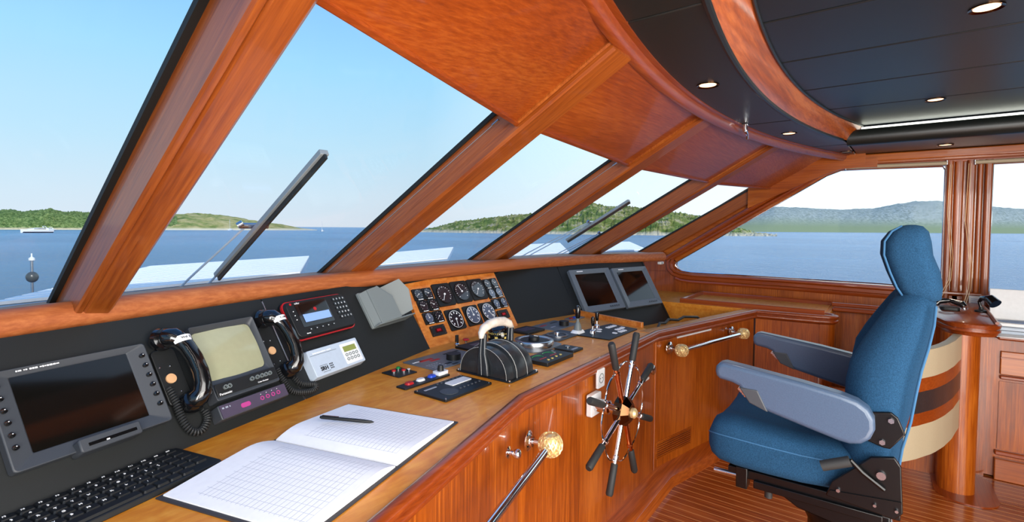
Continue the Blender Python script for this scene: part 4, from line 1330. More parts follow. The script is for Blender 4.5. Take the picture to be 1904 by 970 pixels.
# ------------------------------------------------------------------ magnetic compass
t = thing('magnetic_compass', 'dark glass compass with gold markings and a chrome collar, seen under the engine lever handle', 'compass', T(1.82, 1.42, DZ - 0.012) @ Matrix.Diagonal((1.15, 1.15, 1.0, 1)))
b = MB(); b.lathe([(0.058, 0.012), (0.058, 0.020), (0.050, 0.026), (0.046, 0.040)]); b.build('base', black, t)
b = MB(); b.lathe([(0.047, 0.040), (0.050, 0.044), (0.050, 0.050), (0.046, 0.054)]); b.build('collar', chrome, t)
b = MB(); b.lathe([(0.045, 0.05), (0.048, 0.07), (0.047, 0.095), (0.038, 0.115), (0.02, 0.126), (0.002, 0.128)]); bw = b.build('bowl', black_g, t, sharp=60)
b = MB()
for k in range(36):
    a = 2 * PI * k / 36
    b.box((0.0482, 0, 0.092), (0.0012, 0.0025, 0.006 if k % 3 else 0.010), RZ(a))
for k in range(8):
    b.box((0.0486, 0, 0.075), (0.0012, 0.012, 0.009), RZ(2 * PI * (k + 0.5) / 8))
b.build('compass_card', mat('gold_compass_print', (222, 196, 104), 0.5), bw, smooth=False)

# ------------------------------------------------------------------ engine lever housing
t = thing('engine_control_lever', 'black leather-covered domed engine control with twin levers joined by an ivory grip', 'engine control', T(1.52, 1.20, DZ))
b = MB(); b.prism(rrect(0.19, 0.27, 0.012, 4, 0.005, 0.0), 0, 0.006); b.build('base_plate', black, t, bevel=0.002)


def dome(b, x0, x1, r, sq, bulge):
    """half drum lying athwart: profile in the fore-and-aft plane"""
    rings = []
    n = 8
    for i in range(n + 1):
        f_ = i / n
        k = 1 - bulge * (2 * f_ - 1) ** 2
        x = x0 + (x1 - x0) * f_
        ring = []
        for a in range(0, 181, 12):
            ca, sa = math.cos(R(a)), math.sin(R(a))
            ring.append(Vector((x, -r * k * ca * 1.0, 0.004 + r * sq * k * (abs(sa) ** 0.9))))
        rings.append(ring)
    b.loft(rings)


b = MB(); dome(b, -0.082, -0.030, 0.118, 0.92, 0.02); b.build('gaiter_lobe', leather_hs, t, sharp=70)
b = MB(); dome(b, -0.034, 0.034, 0.125, 0.94, 0.03); b.build('gaiter_lobe', leather_hs, t, sharp=70)
b = MB(); dome(b, 0.030, 0.085, 0.118, 0.92, 0.02); b.build('gaiter_lobe', leather_hs, t, sharp=70)
b = MB()
for x in (-0.034, 0.033):
    b.tube([(x, -0.1245 * math.cos(R(a)), 0.006 + 0.1155 * math.sin(R(a)) ** 0.9 if a not in (0, 180) else 0.006) for a in range(0, 181, 10)], 0.0014, 6)
b.tube([(-0.0845, -0.118 * math.cos(R(a)) * 0.96, 0.005 + 0.106 * (math.sin(R(a)) + 1e-6) ** 0.9) for a in range(0, 181, 10)], 0.0010, 6)
b.build('seam_stitching', stitch, t)
hand = []
for k, x in enumerate((-0.092, 0.078)):
    b = MB()
    pth = [(x, -0.01, 0.012), (x, -0.008, 0.05), (x + 0.006, 0.0, 0.09), (x + 0.014, 0.004, 0.13), (x + 0.020, 0.006, 0.160)]
    rings = []
    for (px, py, pz), w_ in zip(pth, (0.026, 0.024, 0.017, 0.015, 0.014)):
        rings.append([Vector((px + xx, py + yy, pz)) for xx, yy in rrect(0.016, w_ * 2, 0.006, 3)])
    b.loft(rings); lv = b.build('lever', leather_hs, t, sharp=60)
    b = MB(); b.tube([(px - 0.008, py + 0.002, pz) for px, py, pz in pth], 0.0012, 6); b.build('lever_stitching', stitch, lv)
b = MB()
pth = [(-0.088, 0.004, 0.146), (-0.086, 0.006, 0.164), (-0.070, 0.008, 0.180), (-0.035, 0.009, 0.191), (0.01, 0.009, 0.194), (0.055, 0.009, 0.190), (0.090, 0.008, 0.176), (0.108, 0.006, 0.154)]
b.tube(pth, [0.009, 0.013, 0.0165, 0.018, 0.0185, 0.018, 0.0155, 0.010], 16)
b.build('grip', handle_wht, t, sharp=80)
for x, y in ((-0.082, -0.125), (0.092, -0.125), (-0.082, 0.125), (0.092, 0.125)):
    cyl_at(t, 'screw', x, y, 0.006, 0.010, 0.005, chrome, n=12)

# ------------------------------------------------------------------ keyboard
a14 = R(14)
KM = frame((0.484, 1.393, DZ), (math.cos(a14), math.sin(a14), 0), (-math.sin(a14), math.cos(a14), 0))
t = thing('keyboard', 'flat black computer keyboard lying on the worktop in front of the big monitor', 'keyboard', KM @ T(-0.215, -0.083, 0))
b = MB(); b.prism(rrect(0.44, 0.172, 0.010, 3), 0, 0.012, top=rrect(0.434, 0.166, 0.010, 3)); b.build('base', black, t, bevel=0.002)
rowsk = ['`1234567890-=', 'QWERTYUIOP[]', "ASDFGHJKL;'", 'ZXCVBNM,./']
kn = 0
for r_ in range(6):
    nk = 15 if r_ < 5 else 9
    x = -0.202
    for c_ in range(nk):
        w_ = 0.0255
        if r_ == 5: w_ = 0.14 if c_ == 4 else 0.0255
        xc = x + w_ / 2
        yc = 0.066 - r_ * 0.0262
        b = MB(); b.prism(rrect(w_ + 0.0005, 0.0245, 0.003, 1, xc, yc), 0.012, 0.0165, top=rrect(w_ - 0.004, 0.019, 0.002, 1, xc, yc))
        kk = b.build('key', black, t, sharp=20)
        x += w_ + 0.0016
        rw = rowsk[r_ - 1] if 1 <= r_ <= 4 else ''
        if 0 <= c_ - (1 if r_ > 1 else 0) < len(rw):
            ch = rw[c_ - (1 if r_ > 1 else 0)]
        else:
            ch = ('F%d' % c_ if 0 < c_ < 13 else 'esc') if r_ == 0 else ''
        if ch:
            text('key_legend', ch, 0.0085 if len(ch) == 1 else 0.0065, paint_wht, kk, T(xc - 0.003, yc + 0.003, 0.0168), align='CENTER')

# ------------------------------------------------------------------ open logbook and pen
a_b = R(15.5)
BM = frame((0.712, 1.075, DZ), (math.cos(a_b), math.sin(a_b), 0), (-math.sin(a_b), math.cos(a_b), 0))
t = thing('open_logbook', 'large open logbook with ruled white pages and a dark cover, on the worktop', 'book', BM)


def page_mat():
    m = mat('ruled_white_paper', (250, 250, 252), 0.7)
    n = m.node_tree; L = n.links.new; A = n.nodes.new; bs = n.nodes['Principled BSDF']
    tcn = A('ShaderNodeTexCoord'); sp = A('ShaderNodeSeparateXYZ'); L(tcn.outputs['Object'], sp.inputs[0])

    def line(sock, period, wid, off=0.0):
        a = A('ShaderNodeMath'); a.operation = 'MULTIPLY_ADD'; a.inputs[1].default_value = 1 / period; a.inputs[2].default_value = off + 100
        L(sock, a.inputs[0])
        f = A('ShaderNodeMath'); f.operation = 'FRACT'; L(a.outputs[0], f.inputs[0])
        c = A('ShaderNodeMath'); c.operation = 'LESS_THAN'; c.inputs[1].default_value = wid / period; L(f.outputs[0], c.inputs[0])
        return c.outputs[0]
    l1 = line(sp.outputs['Y'], 0.0125, 0.0012); l2 = line(sp.outputs['X'], 0.021, 0.0008, 0.3)
    mxm = A('ShaderNodeMath'); mxm.operation = 'MAXIMUM'; L(l1, mxm.inputs[0]); L(l2, mxm.inputs[1])
    # margins without ruling
    ax = A('ShaderNodeMath'); ax.operation = 'ABSOLUTE'; L(sp.outputs['X'], ax.inputs[0])
    g1 = A('ShaderNodeMath'); g1.operation = 'GREATER_THAN'; g1.inputs[1].default_value = 0.035; L(ax.outputs[0], g1.inputs[0])
    g2 = A('ShaderNodeMath'); g2.operation = 'LESS_THAN'; g2.inputs[1].default_value = 0.262; L(ax.outputs[0], g2.inputs[0])
    ay = A('ShaderNodeMath'); ay.operation = 'ADD'; ay.inputs[1].default_value = 0.02; L(sp.outputs['Y'], ay.inputs[0])
    ay2 = A('ShaderNodeMath'); ay2.operation = 'ABSOLUTE'; L(ay.outputs[0], ay2.inputs[0])
    g3 = A('ShaderNodeMath'); g3.operation = 'LESS_THAN'; g3.inputs[1].default_value = 0.142; L(ay2.outputs[0], g3.inputs[0])
    p1 = A('ShaderNodeMath'); p1.operation = 'MULTIPLY'; L(g1.outputs[0], p1.inputs[0]); L(g2.outputs[0], p1.inputs[1])
    p2 = A('ShaderNodeMath'); p2.operation = 'MULTIPLY'; L(p1.outputs[0], p2.inputs[0]); L(g3.outputs[0], p2.inputs[1])
    p3 = A('ShaderNodeMath'); p3.operation = 'MULTIPLY'; L(p2.outputs[0], p3.inputs[0]); L(mxm.outputs[0], p3.inputs[1])
    p4 = A('ShaderNodeMath'); p4.operation = 'MULTIPLY'; p4.inputs[1].default_value = 0.6; L(p3.outputs[0], p4.inputs[0])
    old = bs.inputs['Base Color'].links[0].from_socket
    mc = A('ShaderNodeMix'); mc.data_type = 'RGBA'; L(p4.outputs[0], mc.inputs[0]); L(old, mc.inputs[6]); mc.inputs[7].default_value = (*lin((120, 128, 150)), 1)
    L(mc.outputs[2], bs.inputs['Base Color'])
    return m


pg = page_mat()
b = MB()
b.box((0, 0, 0.002), (0.594, 0.388, 0.004)); b.build('cover', mat('dark_grey_cloth_cover', (52, 50, 54), 0.7), t, bevel=0.001)
for sgn in (-1, 1):
    b = MB()
    prof = []
    for k in range(17):
        s_ = k / 16
        h = 0.007 + 0.022 * math.sin(min(1, s_ * 3.2) * PI / 2) * (1 - s_) ** 0.9 * (1.0 if sgn < 0 else 0.9)
        prof.append((sgn * (0.003 + 0.284 * s_), h))
    ring0 = [(x, 0.004) for x, h in prof[::-1]]
    poly = prof + ring0
    b.loft([[Vector((x, -0.185, z)) for x, z in poly], [Vector((x, 0.185, z)) for x, z in poly]])
    b.build('pages', pg, t, sharp=50)
t = thing('pen', 'black ballpoint pen resting on the far page of the logbook', 'pen', frame((0.828, 1.180, DZ + 0.0275), (0.105, -0.115, -0.02), (0, 0, 1)))
b = MB(); b.tube([(-0.073, 0, 0), (-0.068, 0, 0), (0.045, 0, 0), (0.066, 0, 0), (0.074, 0, 0)], [0.003, 0.0048, 0.0048, 0.0035, 0.0008], 14); b.build('barrel', black, t, sharp=50)
b = MB(); b.box((-0.045, 0.0055, 0), (0.045, 0.0012, 0.0035)); b.build('clip', black_g, t)

# ------------------------------------------------------------------ ship's wheel
WC = Vector((1.853, 0.815, 0.656))
t = thing('ships_wheel', "chrome ship's wheel with eight black-gripped spokes on the front of the console", 'steering wheel', frame(WC, (1, 0, 0), (0, 0, 1)))
# local x starboard, y up, z aft (towards the helmsman)
b = MB(); b.lathe([(0.028, -0.125), (0.028, -0.06), (0.018, -0.055), (0.018, 0.02)], n=24); b.build('shaft', chrome, t, sharp=40)
b = MB(); b.prism(rrect(0.09, 0.09, 0.008, 3), -0.143, -0.120); b.build('mounting_plate', white_gl, t, bevel=0.002)
b = MB()
b.prism(circ(0.062, 8), -0.02, 0.012, top=circ(0.060, 8)); b.build('hub', bronze, t, smooth=False)
b = MB(); b.prism(circ(0.060, 8), 0.012, 0.035, top=circ(0.034, 8)); b.build('hub_cover', bronze, t, smooth=False)
b = MB(); b.lathe([(0.020, 0.034), (0.020, 0.048), (0.012, 0.056), (0.001, 0.058)]); b.build('centre_nut', gold, t)
hub_n = 0
for k in range(8):
    a = R(22.5 + 45 * k)
    ca, sa = math.cos(a), math.sin(a)
    m = chrome_reflecting_wood if k in (2, 6) else chrome
    b = MB()
    b.tube([(ca * r_, sa * r_, 0.0) for r_ in (0.045, 0.17, 0.172, 0.185, 0.187, 0.205)], [0.0105, 0.0095, 0.0125, 0.0125, 0.0095, 0.009], 14)
    sp_ = b.build('spoke', m, t, sharp=40)
    b = MB()
    b.tube([(ca * r_, sa * r_, 0.0) for r_ in (0.200, 0.204, 0.31, 0.318)], [0.011, 0.0135, 0.0145, 0.011], 16)
    b.build('grip', rubber, sp_, sharp=40)
b = MB()
pts = []
for k in range(8):
    a0 = 22.5 + 45 * k
    for j in range(9):
        f_ = j / 9
        rr = 0.178 + 0.018 * math.sin(f_ * PI) ** 0.6
        a = R(a0 + 45 * f_)
        pts.append((math.cos(a) * rr, math.sin(a) * rr, 0.0))
b.tube(pts, 0.0038, 8, loop=True); b.build('rim', chrome, t)

# ------------------------------------------------------------------ grab rails with rope-knot ends
def knot(parent, c, r):
    """turk's head knot: woven gilt cords over a ball"""
    b = MB(); b.ball(c, r * 0.9, n=12); k_ = b.build('knot', gold, parent)
    b = MB()
    for j in range(7):
        pts_ = []
        for i in range(36):
            th_ = 2 * PI * i / 36
            lat = math.sin(th_ * 2 + j * 0.9) * 0.95
            ph = th_ + j * 2 * PI / 7
            pts_.append(Vector(c) + Vector((math.cos(lat) * math.cos(ph), math.cos(lat) * math.sin(ph), math.sin(lat))) * r * 0.96)
        b.tube(pts_, r * 0.10, 6, loop=True)
    b.build('woven_cord', gold, k_)
    return k_


def grab_rail(label, P, Q, n_, knots, rb=0.034):
    t = thing('grab_rail', label, 'grab rail', I4, 'chrome grab rails with gilt knots')
    P, Q, n_ = Vector(P), Vector(Q), Vector(n_)
    b = MB(); b.cyl(P, Q, 0.0125, n=20); b.build('bar', chrome, t)
    for c in knots:
        c = Vector(c)
        knot(t, c, rb)
        b = MB(); b.cyl(c, c - n_ * 0.075, 0.009); b.build('stem', chrome, t)
        m_ = frame(c - n_ * 0.078, Vector((0, 0, 1)).cross(n_), (0, 0, 1))
        b = MB(); b.lathe([(0.033, 0.0), (0.034, 0.004), (0.026, 0.010), (0.018, 0.012), (0.018, 0.018)], m_); b.build('flange', chrome, t, sharp=40)
    return t


aL = math.atan2(PB[1] - PA[1], PB[0] - PA[0]); nL = Vector((math.sin(aL), -math.cos(aL), 0)); uL = Vector((math.cos(aL), math.sin(aL), 0))
cL = Vector((1.345, 0.935, 0.678)) - uL * 0.0 + nL * 0.085
grab_rail('chrome grab rail on the near front panel, one gilt knot at its end', cL - uL * 0.9, cL + uL * 0.0, nL, [cL], 0.040)
uR = (Vector((PE[0], PE[1], 0)) - Vector((PC[0], PC[1], 0))).normalized(); nR = Vector((uR.y, -uR.x, 0))
if nR.y > 0: nR = -nR
c1 = Vector((2.745, 0.931, 0.722)) + nR * 0.065; c2 = Vector((3.44, 0.764, 0.722)) + nR * 0.065
grab_rail('chrome grab rail across the door, a gilt knot at each end', c1, c2, nR, [c1, c2], 0.036)


def knob_on(label, base, n_, name='door_knob', r=0.012, cat='knob'):
    t = thing(name, label, cat, frame(base, Vector((0, 0, 1)).cross(Vector(n_)), (0, 0, 1)))
    b = MB(); b.lathe([(r * 1.5, 0), (r * 1.5, 0.003), (r * 0.7, 0.006), (r * 0.6, 0.018)]); b.build('rose', chrome, t, sharp=40)
    b = MB(); b.lathe([(r * 0.7, 0.016), (r * 1.2, 0.022), (r * 1.25, 0.034), (r * 0.8, 0.040), (r * 0.1, 0.041)]); b.build('cap', chrome, t, sharp=50)
    return t


knob_on('small chrome knob under the near grab rail', Vector((1.175, 0.893, 0.712)) + nL * 0.010, nL)
knob_on('round chrome push knob beside the wheel, under the front moulding', Vector((2.47, 0.958, 0.662)), (0, -1, 0), r=0.020)
knob_on('little chrome button at the far end of the white label strip', Vector((3.33, 0.796, 0.758)) + nR * 0.010, nR, r=0.006)
t = thing('label_strip', 'narrow white label strip on the door above the grab rail', 'label', on_door(0.40, 0.765, -0.0095))
b = MB(); b.box((0, 0, 0.001), (0.38, 0.014, 0.002)); tag(b.build('strip', white_gl, t), None)
t = thing('warning_tag', 'tiny square tag with red print above the white label strip', 'label', on_door(0.43, 0.765 + 0.014, -0.0095))
b = MB(); b.box((0, 0.006, 0.001), (0.045, 0.014, 0.002)); b.build('card', white_gl, t)
b = MB(); b.box((0, 0.006, 0.0022), (0.02, 0.008, 0.0006)); b.build('print', red, t)
t = thing('power_socket', 'white square power socket on the console front, left of the wheel top', 'socket', frame((1.905, 0.9495, 0.752), (1, 0, 0), (0, 0, 1)))
b = MB(); b.prism(rrect(0.066, 0.080, 0.006, 3), 0, 0.010); b.build('plate', white_gl, t, bevel=0.002)
b = MB(); b.frame_ring(circ(0.021, 24), circ(0.018, 24), 0.010, 0.0115); b.build('rim', mid_grey, t)
for sx in (-1, 1):
    cyl_at(t, 'contact_hole', sx * 0.009, 0, 0.009, 0.0108, 0.003, black, n=10)
t = thing('name_tag', 'tiny white tag on the console front under the round chrome knob', 'label', frame((2.47, 0.9595, 0.61), (1, 0, 0), (0, 0, 1)))
b = MB(); b.box((0, 0, 0.001), (0.05, 0.012, 0.002)); b.build('card', white_gl, t)
# coiled black lead at the inner edge of the chart well
t = thing('black_cable', 'black cable lying behind the coping in the chart well', 'cable')
b = MB(); b.tube([(2.80, 1.03, 0.815), (2.86, 1.04, 0.832), (2.92, 1.03, 0.825), (2.98, 1.03, 0.838), (3.06, 1.0, 0.826), (3.14, 0.99, 0.836), (3.25, 0.94, 0.825), (3.30, 0.93, 0.80)], 0.008, 8); b.build('lead', black, t)

# ------------------------------------------------------------------ helm chair
CH = thing('helm_chair', 'blue velour helm chair with grey-blue armrests and a tall headrest on a black seat base', 'chair', T(1.975, 0.0, 0.0))


def section(w, tf, tb, conc, n=40, e=3.2):
    """closed outline: x across, y fore-aft (+ forward); conc hollows the front face between side bolsters"""
    pts_ = []
    for k in range(n):
        a = 2 * PI * k / n
        c, s_ = math.cos(a), math.sin(a)
        x = w / 2 * math.copysign(abs(c) ** (2 / e), c)
        y = (tf if s_ > 0 else tb) * math.copysign(abs(s_) ** (2 / e), s_)
        if s_ > 0:
            q = abs(x) / (w / 2)
            y -= conc * (1 - min(1, q / 0.72) ** 3) * min(1, s_ * 2)
        pts_.append((x, y))
    return pts_


# backrest: sections (z, y of middle, half thickness front, back, width, hollow)
bk = [(0.655, 0.020, 0.075, 0.070, 0.46, 0.01), (0.70, 0.018, 0.085, 0.078, 0.49, 0.03), (0.78, 0.010, 0.090, 0.078, 0.51, 0.05), (0.86, 0.0, 0.097, 0.085, 0.52, 0.06), (0.94, -0.004, 0.100, 0.092, 0.51, 0.075), (1.00, -0.012, 0.098, 0.094, 0.48, 0.075),
      (1.06, -0.030, 0.086, 0.090, 0.43, 0.068), (1.12, -0.052, 0.072, 0.078, 0.37, 0.052), (1.17, -0.070, 0.058, 0.062, 0.31, 0.03), (1.195, -0.078, 0.045, 0.050, 0.26, 0.005), (1.205, -0.080, 0.022, 0.028, 0.19, 0)]
b = MB()
b.loft([[Vector((x, ym + y, z)) for x, y in section(w, tf * 1.10, tb, cc, n=56, e=2.5)] for z, ym, tf, tb, w, cc in bk])
b.build('backrest', blue_fab, CH, sharp=80)
for sx in (-1, 1):
    b = MB()
    b.tube([(sx * w / 2 * 0.93, ym - tb * 0.86, z) for z, ym, tf, tb, w, cc in bk[:-2]], 0.0035, 8)
    b.build('piping', blue_pipe, CH)
hr = [(1.176, -0.094, 0.034, 0.034, 0.21), (1.184, -0.092, 0.046, 0.050, 0.25), (1.215, -0.084, 0.058, 0.060, 0.27), (1.26, -0.070, 0.062, 0.068, 0.28), (1.31, -0.056, 0.064, 0.064, 0.28), (1.35, -0.053, 0.060, 0.062, 0.275), (1.380, -0.058, 0.046, 0.050, 0.25), (1.396, -0.064, 0.026, 0.030, 0.20), (1.400, -0.066, 0.01, 0.012, 0.15)]
b = MB()
b.loft([[Vector((x, ym + y, z)) for x, y in section(w, tf, tb, 0.0, e=3.6)] for z, ym, tf, tb, w in hr])
b.build('headrest', blue_fab, CH, sharp=80)
b = MB()
b.tube([(-(w / 2) * 0.92, ym + tf * 0.84, z) for z, ym, tf, tb, w in hr[1:-1]], 0.003, 8)
b.build('headrest_piping', blue_pipe, CH)
for sx in (-0.05, 0.05):
    b = MB(); b.cyl((sx, -0.082, 1.15), (sx, -0.084, 1.20), 0.006); b.build('headrest_post', machine_blk, CH)
# seat cushion: loft from rear to front
st = [(0.055, 0.690, 0.052, 0.070, 0.47), (0.10, 0.690, 0.062, 0.086, 0.52), (0.18, 0.690, 0.064, 0.092, 0.54), (0.28, 0.692, 0.068, 0.096, 0.545), (0.37, 0.694, 0.074, 0.098, 0.54), (0.42, 0.694, 0.072, 0.092, 0.53), (0.445, 0.690, 0.056, 0.074, 0.50), (0.457, 0.684, 0.030, 0.044, 0.46)]
b = MB()
rings = []
for y, zm, tt, tb_, w in st:
    ring = []
    for x, q in section(w, tt, tb_, 0.022, e=5.0):
        ring.append(Vector((x, y, zm + q)))
    rings.append(ring)
b.loft(rings); b.build('seat', blue_fab, CH, sharp=80)
for sx in (-1, 1):
    b = MB()
    b.tube([(sx * w * 0.497, y, zm + 0.016) for y, zm, tt, tb_, w in st], 0.0022, 6)
    b.build('seat_seam', blue_pipe, CH)


def armrest(xc, dx, nm):
    outl = [(0.422, 0.930), (0.420, 0.945), (0.410, 0.957), (0.395, 0.962), (0.30, 0.951), (0.18, 0.937), (0.085, 0.922), (0.045, 0.911), (0.020, 0.894), (0.006, 0.868), (0.004, 0.840), (0.014, 0.812), (0.034, 0.794), (0.060, 0.787), (0.085, 0.789), (0.16, 0.806), (0.262, 0.830), (0.30, 0.842), (0.322, 0.852), (0.350, 0.893), (0.37, 0.901), (0.408, 0.906), (0.418, 0.915)]
    b = MB(); yz_prism(b, outl, xc - dx / 2, xc + dx / 2)
    a_ = b.build(nm, vinyl_arm, CH, sharp=60, bevel=0.013, seg=4)
    for p_ in a_.data.polygons: p_.use_smooth = True
    b2 = MB(); yz_prism(b2, [(0.348, 0.893), (0.296, 0.893), (0.266, 0.832), (0.318, 0.850)], xc - dx / 2 - 0.003, xc + dx / 2 + 0.003)
    b2.build('switch_plate', dark_grey, a_, bevel=0.003)
    b = MB()
    for k in range(4):
        b.cyl((xc - 0.02, 0.350 - k * 0.006, 0.884 - k * 0.006), (xc + 0.02, 0.350 - k * 0.006, 0.884 - k * 0.006), 0.0045, n=10)
    b.build('adjuster_wheel', steel, a_)
    return a_


armrest(-0.287, 0.058, 'armrest')
armrest(0.287, 0.058, 'armrest')
for sx in (-1, 1):
    x0, x1 = sx * 0.256, sx * 0.268
    b = MB(); yz_prism(b, [(0.05, 0.868), (-0.030, 0.884), (-0.045, 0.872), (-0.062, 0.83), (-0.03, 0.782), (-0.015, 0.782), (0.05, 0.80)], x0, x1)
    br = b.build('armrest_bracket', machine_blk, CH, bevel=0.003)
    for y, z in ((-0.030, 0.862), (-0.012, 0.798)):
        b = MB(); b.cyl((x0, y, z), (x1 + sx * 0.006, y, z), 0.0075, n=6); b.build('bolt', steel, br)
    b = MB(); yz_prism(b, [(0.012, 0.755), (-0.040, 0.768), (-0.055, 0.745), (-0.062, 0.62), (-0.045, 0.598), (0.115, 0.614), (0.100, 0.66)], sx * 0.272, sx * 0.286)
    sp_ = b.build('side_plate', machine_blk, CH, bevel=0.003)
    for y, z, r_ in ((-0.012, 0.712, 0.011), (0.085, 0.640, 0.005), (-0.048, 0.625, 0.004), (0.0, 0.625, 0.004)):
        b = MB(); b.cyl((sx * 0.284, y, z), (sx * 0.294, y, z), r_, n=12); b.build('bolt', steel, sp_)
    b = MB(); yz_prism(b, [(0.105, 0.628), (0.105, 0.634), (-0.058, 0.652), (-0.058, 0.646)], sx * 0.284, sx * 0.290); b.build('pressed_rib', machine_blk, sp_)
# recline lever
b = MB(); b.tube([(-0.292, -0.02, 0.676), (-0.298, 0.03, 0.712), (-0.305, 0.058, 0.742)], 0.006, 8); lv = b.build('recline_lever', machine_blk, CH)
b = MB(); b.cyl((-0.305, 0.058, 0.738), (-0.312, 0.125, 0.708), 0.0145, n=18); b.build('lever_grip', rubber, lv)
# underframe: slide rails, front rod, pedestal
for sx in (-1, 1):
    b = MB(); b.box((sx * 0.19, 0.17, 0.575), (0.03, 0.46, 0.030)); b.build('slide_rail', machine_blk, CH, bevel=0.003)
    b = MB(); b.box((sx * 0.19, 0.15, 0.552), (0.05, 0.34, 0.026)); b.build('slide_rail', machine_blk, CH, bevel=0.003)
    b = MB(); b.box((sx * 0.195, 0.355, 0.565), (0.05, 0.035, 0.07)); b.build('rail_bracket', machine_blk, CH, bevel=0.003)
    b = MB(); b.cyl((sx * 0.20, 0.37, 0.563), (sx * 0.20, 0.445, 0.560), 0.008, n=14); b.build('slide_handle', steel, CH)
    b = MB(); b.cyl((sx * 0.18, 0.28, 0.54), (sx * 0.18, 0.28, 0.508), 0.012, n=12); b.build('rubber_stop', rubber, CH)
b = MB(); yz_prism(b, [(0.30, 0.545), (-0.04, 0.545), (-0.04, 0.50), (0.08, 0.47), (0.20, 0.49)], -0.16, 0.16); b.build('suspension_box', machine_blk, CH, bevel=0.006)
b = MB(); b.cyl((0.215, -0.02, 0.52), (-0.215, -0.04, 0.515), 0.010); b.build('cross_rod', steel, CH)
b = MB(); b.lathe([(0.10, 0.0), (0.10, 0.012), (0.06, 0.03), (0.055, 0.40), (0.075, 0.44), (0.10, 0.49)], T(0, 0.13, 0) @ Matrix.Diagonal((1, 1, 1, 1)), 32); b.build('pedestal', machine_blk, CH, sharp=40)
b = MB(); b.lathe([(0.20, 0.0), (0.20, 0.012), (0.18, 0.018), (0.09, 0.022)], T(0, 0.13, 0), 40); b.build('floor_plate', machine_blk, CH, sharp=40)

# ------------------------------------------------------------------ column, its top, and the curved settee back
t = thing('newel_column', 'tall rounded mahogany column with a moulded cap, behind the helm chair', 'column')
b = MB(); b.prism([(x, y) for x, y in rrect(0.26, 0.155, 0.074, 8, 3.60, -0.345)], 0.0, 0.845); b.build('shaft', wood_z, t, sharp=50)
b = MB(); b.prism(rrect(0.46, 0.26, 0.12, 8, 3.60, -0.38), 0.0, 0.006); b.build('foot_ring', wood_red, t)
b = MB()
capo = [(3.47, -0.31), (3.452, -0.36), (3.455, -0.42), (3.48, -0.47), (3.53, -0.492), (4.46, -0.53), (4.46, -0.22), (3.80, -0.235), (3.68, -0.245), (3.60, -0.265), (3.53, -0.28)]


def grow(poly, d):
    cx = sum(p[0] for p in poly) / len(poly); cy = sum(p[1] for p in poly) / len(poly)
    out_ = []
    n = len(poly)
    for i in range(n):
        a = Vector(poly[i - 1]); p = Vector(poly[i]); c = Vector(poly[(i + 1) % n])
        e1 = (p - a).normalized(); e2 = (c - p).normalized()
        m_ = (Vector((e1.y, -e1.x)) + Vector((e2.y, -e2.x))).normalized()
        out_.append(tuple(p + m_ * d))
    return out_


for z0, z1, g0, g1 in ((0.845, 0.858, -0.012, -0.006), (0.858, 0.868, -0.006, 0.004), (0.868, 0.880, 0.004, 0.004), (0.880, 0.886, -0.003, -0.003), (0.886, 0.904, 0.002, 0.006), (0.904, 0.912, 0.006, -0.002)):
    b.loft([[Vector((x, y, z0)) for x, y in grow(capo, g0)], [Vector((x, y, z1)) for x, y in grow(capo, g1)]])
b.build('cap', wood_red, t, sharp=50)
b = MB(); b.box((4.15, -0.37, 0.42), (0.62, 0.24, 0.84)); b.build('panel_behind', wood_z, t)
b = MB(); b.tube([(3.49, -0.474, 0.918), (4.0, -0.50, 0.920), (4.40, -0.51, 0.920)], 0.008, 8); b.build('edge_bead', wood_red, t)

t = thing('curved_settee_back', 'curved bench back in bands of cream leather, mahogany and black, behind the helm chair', 'bench')
arc = [(3.455, -0.30), (3.42, -0.293), (3.36, -0.28), (3.24, -0.255), (3.10, -0.215), (2.98, -0.17), (2.85, -0.10), (2.74, -0.02), (2.62, 0.09)]
arc = [(x, y - 0.005) for x, y in resample(arc[::-1], 24)[::-1]]
for nm, z0, z1, m, o_ in (('padded_top', 0.725, 0.850, cream, 0.0), ('wood_band', 0.665, 0.725, wood_red, 0.006), ('black_band', 0.570, 0.665, leather_hs, 0.012), ('wood_band', 0.515, 0.570, wood_red, 0.006), ('padded_bottom', 0.365, 0.515, cream, 0.0)):
    b = MB()
    sweep(b, arc, [(-o_ + 0.0, z0), (-o_ + 0.004, z0 + 0.006), (-o_ + 0.004, z1 - 0.006), (-o_ - 0.002, z1), (-0.035, z1), (-0.035, z0)])
    b.build(nm, m, t, sharp=50)
b = MB(); b.box((3.70, -0.03, 0.20), (0.03, 0.56, 0.40)); b.build('base', wood_z, t)

# ------------------------------------------------------------------ starboard cabinet with laptop and papers
t = thing('side_cabinet', 'mahogany cabinet with a drawer line and a dark counter, aft of the column', 'cabinet')
b = MB(); b.box((4.17, -1.70, 0.40), (0.64, 2.55, 0.78)); b.build('body', wood_z, t)
b = MB(); b.box((4.14, -1.75, 0.802), (0.70, 2.46, 0.028)); b.build('counter', wood_red_y, t, bevel=0.008)
b = MB(); b.box((3.845, -1.75, 0.655), (0.02, 2.42, 0.13)); dr_ = b.build('drawer', wood_y, t, bevel=0.004)
b = MB(); b.box((3.838, -1.75, 0.685), (0.02, 2.42, 0.006)); b.build('drawer_moulding', wood_red_y, dr_)
b = MB(); b.box((3.840, -1.75, 0.575), (0.022, 2.42, 0.020)); b.build('rail_moulding', wood_red_y, t, bevel=0.005)
b = MB(); b.box((3.836, -1.75, 0.060), (0.036, 2.44, 0.12)); b.build('plinth', wood_y, t, bevel=0.004)
b = MB(); b.box((3.842, -1.75, 0.150), (0.030, 2.44, 0.025)); b.build('plinth_moulding', wood_red_y, t, bevel=0.006)
b = MB(); b.box((3.849, -0.66, 0.36), (0.012, 0.24, 0.38)); b.build('door', wood_z, t)

